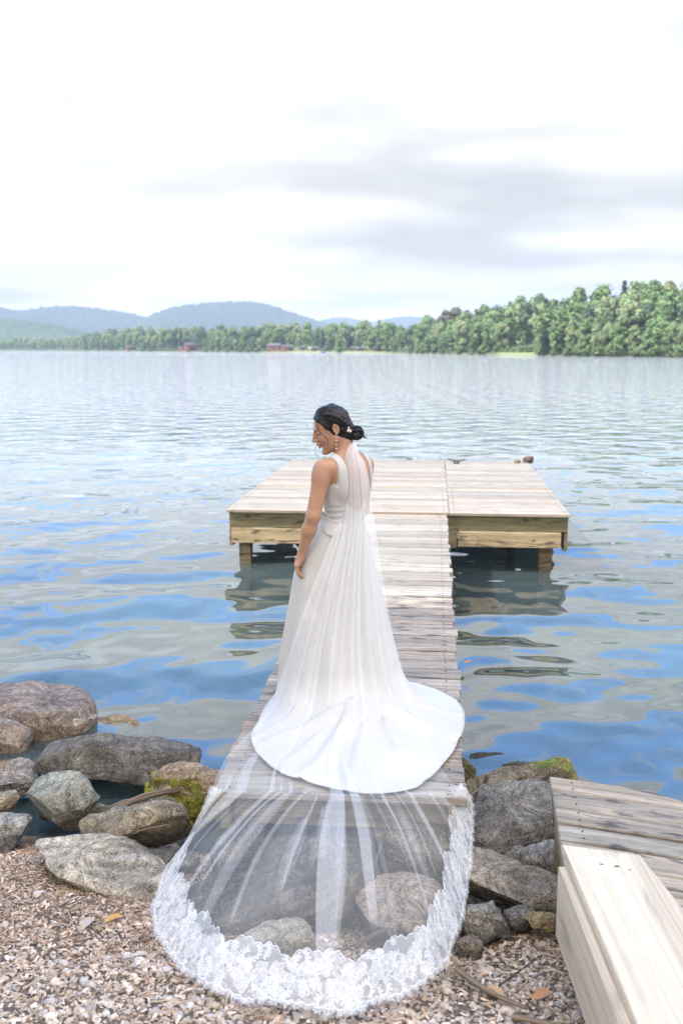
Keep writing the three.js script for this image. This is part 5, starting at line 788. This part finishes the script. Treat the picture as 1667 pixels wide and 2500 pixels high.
// skirt profile per height: centre x, half width, reach to the shore side, reach to the lake side
const skirtRow = table([[0.0, -0.005, 0.395, 0.44, 0.33], [0.044, -0.006, 0.385, 0.42, 0.325], [0.189, -0.010, 0.345, 0.36, 0.31], [0.405, -0.022, 0.298, 0.285, 0.29], [0.622, -0.028, 0.258, 0.225, 0.255], [0.804, -0.032, 0.222, 0.185, 0.225], [0.93, -0.022, 0.182, 0.155, 0.19], [1.0, -0.010, 0.150, 0.135, 0.15], [1.06, 0.004, 0.122, 0.112, 0.115], [1.09, 0.006, 0.119, 0.108, 0.112]]);
const HEM = [[-0.458, 0.589], [-0.40, 0.78], [-0.30, 0.95], [-0.17, 1.07], [-0.03, 1.15], [0.1, 1.19], [0.24, 1.185], [0.345, 1.13], [0.43, 1.0], [0.52, 0.80], [0.60, 0.573], [0.66, 0.313], [0.662, 0.04], [0.56, -0.19], [0.431, -0.32], [0.2, -0.40], [0, -0.42], [-0.2, -0.38], [-0.34, -0.25], [-0.41, -0.02], [-0.445, 0.28]];
const hemR = (() => { const c = [0.02, 0.05], t = HEM.map(([x, z]) => [Math.atan2(z - c[1], x - c[0]), Math.hypot(x - c[0], z - c[1])]).sort((a, b) => a[0] - b[0]), rows = [...t.slice(-3).map(([a, r]) => [a - 6.28318, r]), ...t, ...t.slice(0, 3).map(([a, r]) => [a + 6.28318, r])]; const f = table(rows); return (a) => f(a)[0]; })();
function gownAt(a, v) {                 // v 0 at the waist, 0.62 where it meets the deck, 1 at the hem
  const ca = Math.cos(a), sa = Math.sin(a);
  const ring = (y) => { const [cx, hw, zb, zf] = skirtRow(y), d = sa > 0 ? zb : zf, p = 2.15, r = Math.pow(Math.pow(Math.abs(ca) / hw, p) + Math.pow(Math.abs(sa) / d, p), -1 / p); return [cx + ca * r, sa * r]; };
  const fold = (y) => { const w = smooth(1.02, 0.2, y), n = Math.sin(9 * a + 2.2 * noise(a * 1.3, y * 0.8, 3)) * 0.6 + Math.sin(15 * a + 1.5 + 1.6 * noise(a * 2, y, 9)) * 0.4; return w * (0.006 + 0.012 * w) * n; };
  if (v < 0.62) { const t = v / 0.62, y = lerp(1.085, 0.28, Math.pow(t, 0.95)), [x, z] = ring(y), f = fold(y); return [x + ca * f, y, z + sa * f]; }
  const t = (v - 0.62) / 0.38, [x0, z0] = ring(0.28), f0 = fold(0.28) * (1 - t) ** 1.5, R = hemR(a), hx = 0.02 + ca * R, hz = 0.05 + sa * R, s = lerp(t, Math.pow(t, 1.7), 0.75);
  const x = lerp(x0, hx, s) + ca * f0, z = lerp(z0, hz, s) + sa * f0, run = Math.hypot(hx - x0, hz - z0), loose = smooth(0.08, 0.4, run);
  const crease = loose * Math.sin(t * Math.PI) * (0.020 * (0.5 + noise(x * 2.4 + 2 * z, z * 2.2 - x * 1.1, 6)) + 0.016 * Math.pow(1 - Math.abs(noise(x * 3.1 - z * 2.6, z * 1.4 + x * 1.2, 12)), 5));
  let fold2 = 0; for (const [ax, az, bx, bz, h, w] of [[0.08, 0.40, -0.19, 1.02, 0.042, 0.05], [0.02, 0.46, -0.40, 0.62, 0.032, 0.045], [-0.24, 0.40, -0.43, 0.52, 0.028, 0.05], [0.10, 0.60, 0.02, 1.12, 0.022, 0.04], [0.22, 0.52, 0.36, 1.08, 0.026, 0.05], [0.30, 0.36, 0.58, 0.60, 0.022, 0.06], [0.34, 0.14, 0.62, 0.22, 0.026, 0.05], [-0.12, 0.62, -0.30, 0.92, 0.02, 0.04]]) { const dx = bx - ax, dz = bz - az, L2 = dx * dx + dz * dz, q = clamp(((x - ax) * dx + (z - az) * dz) / L2), sd = ((x - ax) * dz - (z - az) * dx) / Math.sqrt(L2), dd = Math.hypot(x - ax - dx * q, z - az - dz * q); fold2 += h * Math.exp(-((dd / (sd > 0 ? w : w * 0.45)) ** 2)) * (1 - 0.5 * q); }
  const hemLift = loose * smooth(0.9, 1, t) * 0.010 * (0.3 + noise(a * 5, 3, 1)) + 0.004 * loose * (1 - smooth(0.0, 0.02, 1 - t));
  return [x, 0.012 + 0.268 * Math.pow(1 - t, 2.5) + crease + fold2 * loose * smooth(0.05, 0.3, t) + Math.max(0, hemLift), z];
}
{
  const sk = put('skirt', gridGeo(300, 150, (u, v) => ({ p: gownAt(u * 6.28318 - 1.2, v), uv: [u, v] })), satin, gown);
  const hemPts = []; for (let i = 0; i <= 240; i++) { const p = gownAt(i / 240 * 6.28318, 0.999); hemPts.push(V(p[0], p[1] + 0.001, p[2])); } put('hem', tube(hemPts, 0.0024, 6, false), satin, gown);
  // the sash end folded over at the left hip
  put('peplum_fold', gridGeo(22, 10, (u, v) => { const a = lerp(1.05, 2.75, u), y = 1.10 - v * (0.035 + 0.075 * Math.pow(Math.sin(u * Math.PI), 2) * (1 - 0.5 * u)) - 0.02 * (1 - u), [cx, hw, zb] = skirtRow(y), k = 1.035 + 0.05 * v * Math.sin(u * Math.PI); return { p: [cx + Math.cos(a) * hw * k, y, Math.sin(a) * zb * k] }; }), satin, gown);
}
// ------------------------------------------------------------------ veil
{
  // rows of the veil from comb to deck edge: left x, right x, y, z at the edges, z at the middle (all in her frame)
  const rows = [
    [0.046, 0.078, 1.488, 0.050, 0.072], [0.022, 0.092, 1.440, 0.080, 0.110], [0.004, 0.128, 1.372, 0.060, 0.132], [-0.010, 0.150, 1.272, 0.055, 0.138], [-0.014, 0.166, 1.130, 0.060, 0.135], [-0.045, 0.188, 1.010, 0.090, 0.160],
    [-0.115, 0.212, 0.830, 0.110, 0.205], [-0.190, 0.247, 0.640, 0.130, 0.255], [-0.262, 0.286, 0.430, 0.140, 0.320], [-0.335, 0.350, 0.215, 0.170, 0.405], [-0.392, 0.398, 0.085, 0.250, 0.500],
    [-0.470, 0.432, 0.040, 0.440, 0.640], [-0.560, 0.450, 0.030, 0.790, 0.960], [-0.588, 0.528, 0.026, 1.165, 1.235],
  ], NR = rows.length - 1;
  const edgeRow = table(rows.map((q, i) => [i, ...q]));
  const outline = [[-0.598, 0.0, 1.150], [-0.635, -0.10, 1.262], [-0.715, -0.24, 1.292], [-0.794, -0.345, 1.445], [-0.753, -0.345, 1.722], [-0.655, -0.325, 1.929], [-0.474, -0.305, 2.17], [-0.259, -0.295, 2.258], [-0.102, -0.292, 2.306], [0.045, -0.292, 2.306], [0.245, -0.302, 2.184], [0.358, -0.305, 2.065], [0.467, -0.325, 1.770], [0.535, -0.31, 1.497], [0.589, -0.22, 1.209], [0.594, -0.06, 1.140], [0.545, 0.012, 1.120]];
  const oc = new THREE.CatmullRomCurve3(outline.map((p) => V(...p)), false, 'centripetal'), OUT = oc.getSpacedPoints(400), outAt = (u) => { const k = clamp(u) * 400, i = Math.min(399, Math.floor(k)); return OUT[i].clone().lerp(OUT[i + 1], k - i); };
  // support of the drape: the gown below it
  const over = (x, z) => { let h = 0.02; const a = Math.atan2(z - 0.05, x - 0.02); for (let v = 0.62; v <= 1; v += 0.012) { const p = gownAt(a, v); if (Math.hypot(p[0] - 0.02, p[2] - 0.05) >= Math.hypot(x - 0.02, z - 0.05)) { h = p[1] + 0.016; break; } } return h; };
  const VB = 0.70;                       // share of the length between comb and deck edge
  function veilAt(u, v) {                 // u 0..1 left to right, v 0..1 comb to lace hem
    if (v <= VB) {
      const k = v / VB * NR, [xl, xr, y, ze, zm] = edgeRow(k), s = 2 * u - 1, b = Math.sqrt(Math.max(0, 1 - s * s * 0.98));
      const gather = 0.5 + 0.5 * smooth(0, 4, k), pl = (Math.sin(u * 27 + 1.3 * noise(u * 6, v * 2, 1)) * 0.6 + Math.sin(u * 43 + 2 * noise(u * 4, v * 1.5, 5)) * 0.4) * lerp(0.002, 0.004, smooth(0, 8, k)) * (1 - smooth(9.5, 12.5, k) * 0.8);
      let p = [lerp(xl, xr, u) + pl * 0.4, y, ze + (zm - ze) * b + pl];
      if (k > 8.2) { const h = over(p[0], p[2]); p[1] = Math.max(lerp(p[1], Math.max(h, 0.02), smooth(9.6, 11, k)), h + 0.006); }
      if (y > 0.1) { const [cx, hw, zb] = skirtRow(Math.min(1.09, y)), q = clamp(Math.abs(p[0] - cx) / hw, 0, 0.999), zs = zb * Math.pow(1 - Math.pow(q, 2.15), 1 / 2.15) + 0.024 + 0.016 * smooth(1.0, 0.3, y); if (y < 1.05) p[2] = Math.max(p[2], zs + pl * 0.5); }
      return p;
    }
    const t = (v - VB) / (1 - VB), [xl, xr, y, ze, zm] = edgeRow(NR), s = 2 * u - 1, T = V(lerp(xl, xr, u), 0.028, ze + (zm - ze) * Math.sqrt(Math.max(0, 1 - s * s * 0.98))), B = outAt(u), L = B.distanceTo(T);
    const p = T.lerp(B, t); const sag = Math.sin(t * Math.PI) * L;
    p.y += 0.10 * sag - 0.02 * sag * noise(u * 9, t * 2, 4) + 0.010 * Math.sin(u * 70 + 2 * noise(u * 5, t, 2)) * smooth(0, 0.2, t) * Math.min(1, L * 2) + 0.012;
    const ripple = smooth(0.7, 1, t) * Math.min(1, L * 2); p.y += ripple * 0.028 * (0.5 + 0.7 * noise(u * 26, t * 3, 8)); const q = 0.012 * ripple * noise(u * 30, 3, 2); p.x += q; p.z += q;
    return [p.x, p.y, p.z];
  }
  // the sheet, and the gathers where the tulle doubles back over itself and two more layers lie on it
  const NV = 150, NU = 150, pos = [], uv = [], col = [], idx = [];
  const dense = (u, v) => { const k = v / VB * NR; return lerp(0.48, 0.115, smooth(0.3, 12.4, k)) * (1 + 0.22 * noise(u * 13, v * 1.4, 3) + 0.35 * Math.max(0, noise(u * 26 + 0.6 * noise(v * 4, u * 3, 1), v * 1.6, 7))); };
  const sheet = (nu, nv, at) => { const b = pos.length / 3; for (let j = 0; j <= nv; j++) for (let i = 0; i <= nu; i++) { const [u, v, lift, al] = at(i / nu, j / nv), p = veilAt(clamp(u), v); pos.push(p[0], p[1] + lift * (v > VB ? 1 : 0.3), p[2] + lift * (v > VB ? 0.3 : 0.9)); uv.push(u, v); col.push(0.80, 0.81, 0.83, clamp(al, 0.0, 0.9)); } for (let j = 0; j < nv; j++) for (let i = 0; i < nu; i++) { const q = b + j * (nu + 1) + i, c = q + nu + 1; idx.push(q, c, q + 1, q + 1, c, c + 1); } };
  sheet(NU, NV, (u, v) => [u, v, 0, dense(u, v)]);
  const rf = rand(808), G = [[0.115, 0.030, 0.60, 0.97, 0.9], [0.245, 0.012, 0.62, 0.99, 0.8], [0.285, 0.008, 0.66, 0.93, 0.7], [0.325, 0.011, 0.66, 0.98, 0.8], [0.385, 0.007, 0.68, 0.95, 0.7], [0.515, 0.030, 0.58, 1.0, 1.0], [0.575, 0.020, 0.62, 0.94, 0.8], [0.685, 0.009, 0.66, 0.97, 0.7], [0.735, 0.006, 0.68, 0.92, 0.6], [0.80, 0.010, 0.62, 0.96, 0.7], [0.44, 0.006, 0.70, 0.90, 0.5], [0.06, 0.014, 0.66, 0.98, 0.6], [0.18, 0.007, 0.72, 0.99, 0.6], [0.87, 0.008, 0.70, 0.95, 0.5]];
  for (let i = 0; i < 16; i++) G.push([0.04 + 0.92 * rf(), 0.004 + 0.012 * rf(), 0.64 + 0.16 * rf(), 0.82 + 0.16 * rf(), 0.25 + 0.3 * rf()]);
  for (let i = 0; i < 9; i++) G.push([0.08 + 0.84 * (i + 0.7 * rf()) / 9, 0.016 + 0.022 * rf(), 0.02 + 0.12 * rf(), 0.55 + 0.2 * rf(), 0.30 + 0.25 * rf()]);
  for (const [u0, w, va, vb, s] of G) for (const layer of [1, 2]) { const ph = rf() * 6, bend = 0.02 * (rf() - 0.5); sheet(6, 60, (a, t) => { const v = lerp(va, vb, t), taper = Math.pow(Math.sin(Math.PI * clamp(t * 0.9 + 0.06)), 0.55) * (1 - 0.45 * t), soft = smooth(0, 0.08, t) * (1 - smooth(0.85, 1, t)); return [u0 + bend * Math.sin(t * 3) + (a - 0.5) * 2 * w * taper * (1 + 0.15 * Math.sin(t * 5 + ph)), v, 0.004 * layer, dense(u0, v) * 1.25 * s * soft]; }); }
  const tulle = phys({ vertexColors: true, transparent: true, opacity: 1, roughness: 0.9, side: THREE.DoubleSide });
  const veil = put('veil', geom(pos, idx, uv, col, null, 4), tulle, bride);
  // lace border: net, flower sprays, scalloped inner edge and an eyelash fringe, all in the alpha of a woven strip
  const W = 2048, H = 512, cv = document.createElement('canvas'); cv.width = W; cv.height = H; const x = cv.getContext('2d'), r = rand(2024);
  x.fillStyle = '#000'; x.fillRect(0, 0, W, H); x.lineCap = x.lineJoin = 'round';
  const wrap = (f) => { for (const o of [-W, 0, W]) { x.save(); x.translate(o, 0); f(); x.restore(); } };
  const cyc = (q) => ((q % W) + W) % W;
  const edge = (q) => H * (0.20 + 0.085 * Math.sin(q / W * 6.28318 * 3 + 0.6) + 0.045 * Math.sin(q / W * 6.28318 * 7 + 2) - 0.055 * Math.abs(Math.sin(q / W * Math.PI * 22)));   // rounded lobes towards the plain tulle
  const low = (q) => H * (0.90 + 0.028 * Math.abs(Math.sin(q / W * Math.PI * 24)));
  const shape = () => { x.beginPath(); for (let q = -8; q <= W + 8; q += 4) x.lineTo(q, edge(cyc(q))); for (let q = W + 8; q >= -8; q -= 4) x.lineTo(q, low(cyc(q))); x.closePath(); };
  shape(); x.fillStyle = '#4c4c4c'; x.fill(); x.save(); shape(); x.clip();
  x.lineWidth = 2; x.strokeStyle = '#686868'; for (let q = -H; q < W + H; q += 16) { x.beginPath(); x.moveTo(q, 0); x.lineTo(q + H, H); x.moveTo(q + H, 0); x.lineTo(q, H); x.stroke(); }
  const petal = (cx, cy, len, wd, a, g) => wrap(() => { x.translate(cx, cy); x.rotate(a); x.fillStyle = g; x.beginPath(); x.moveTo(0, 0); x.bezierCurveTo(len * 0.3, -wd * 1.3, len * 0.95, -wd, len, 0); x.bezierCurveTo(len * 0.95, wd, len * 0.3, wd * 1.3, 0, 0); x.fill(); x.strokeStyle = '#c6c6c6'; x.lineWidth = 4.5; x.stroke(); });
  const bloom = (cx, cy, s) => { const n = 5 + Math.floor(r() * 2), a0 = r() * 6.28; for (let i = 0; i < n; i++) petal(cx, cy, s, s * 0.46, a0 + i / n * 6.28, '#808080'); wrap(() => { x.fillStyle = '#e6e6e6'; x.beginPath(); x.arc(cx, cy, s * 0.15, 0, 7); x.fill(); }); };
  for (let i = 0; i < 64; i++) { const q = (i + 0.5 * r()) / 64 * W; let px = q, py = H * (0.25 + 0.6 * r()), a = (r() < 0.5 ? 0 : 3.14) + (r() - 0.5); for (let k = 0; k < 7; k++) { const s = 26, nx = px + Math.cos(a) * s, ny = py + Math.sin(a) * s; wrap(() => { x.strokeStyle = '#d0d0d0'; x.lineWidth = 5; x.beginPath(); x.moveTo(px, py); x.quadraticCurveTo((px + nx) / 2 + 8, (py + ny) / 2 - 8, nx, ny); x.stroke(); }); petal(nx, ny, 30, 9, a + 1.0, '#868686'); petal(nx, ny, 30, 9, a - 1.0, '#868686'); px = nx; py = ny; a += 0.42 * (i % 2 ? 1 : -1); } }
  for (let i = 0; i < 15; i++) { const q = (i + 0.3 * r()) / 15 * W; bloom(q, lerp(edge(cyc(q)) + 70, low(cyc(q)) - 80, 0.15 + 0.75 * ((i * 0.618) % 1)), 58 + 26 * r()); }
  for (let i = 0; i < 26; i++) { const q = (i + 0.6 * r()) / 26 * W; bloom(q, lerp(edge(cyc(q)) + 40, low(cyc(q)) - 44, r()), 30 + 10 * r()); }
  x.restore();
  for (const [f, w, g] of [[edge, 6, '#c8c8c8'], [low, 6, '#cccccc']]) { x.strokeStyle = g; x.lineWidth = w; x.beginPath(); for (let q = -8; q <= W + 8; q += 4) x.lineTo(q, f(cyc(q))); x.stroke(); }
  for (let q = 0; q < W; q += 5) wrap(() => { x.strokeStyle = 'rgba(225,225,225,0.9)'; x.lineWidth = 2.6; x.beginPath(); x.moveTo(q, low(q) - 2); x.lineTo(q + 8 * (r() - 0.5), low(q) + H * (0.03 + 0.035 * r())); x.stroke(); });
  const at = new THREE.CanvasTexture(cv); at.wrapS = THREE.RepeatWrapping; at.wrapT = THREE.ClampToEdgeWrapping; at.magFilter = THREE.LinearFilter;
  const lace = phys({ color: new THREE.Color(0.70, 0.705, 0.72), alphaMap: at, transparent: true, roughness: 0.85, side: THREE.DoubleSide });
  const LU = 420, LV = 26, WIDTH = 0.215, len = oc.getLength();
  const g = gridGeo(LU, LV, (u, v) => {
    const T = veilAt(u, VB + 0.001), B = outAt(u), L = Math.max(0.02, Math.hypot(B.x - T[0], B.y - T[1], B.z - T[2])), span = Math.min(1, WIDTH / L), fr = 1.0, t = 1 - span * (1 - v), p = veilAt(u, lerp(VB, 1, Math.min(t, 1)));
    const out = smooth(0.9, 1, v) * 0.012, d = Math.hypot(B.x - T[0], B.z - T[2]) || 1; p[0] += (B.x - T[0]) / d * out; p[2] += (B.z - T[2]) / d * out;
    const dist = (1 - v) * span * L; return { p: [p[0], p[1] + 0.010 + 0.006 * noise(u * 60, v * 4, 3), p[2] + 0.004], uv: [u * len / 0.95, clamp(dist / WIDTH * 0.97, 0.002, 0.998)] };
  });
  put('lace_border', g, lace, veil);
}
renderer.render(scene, camera);
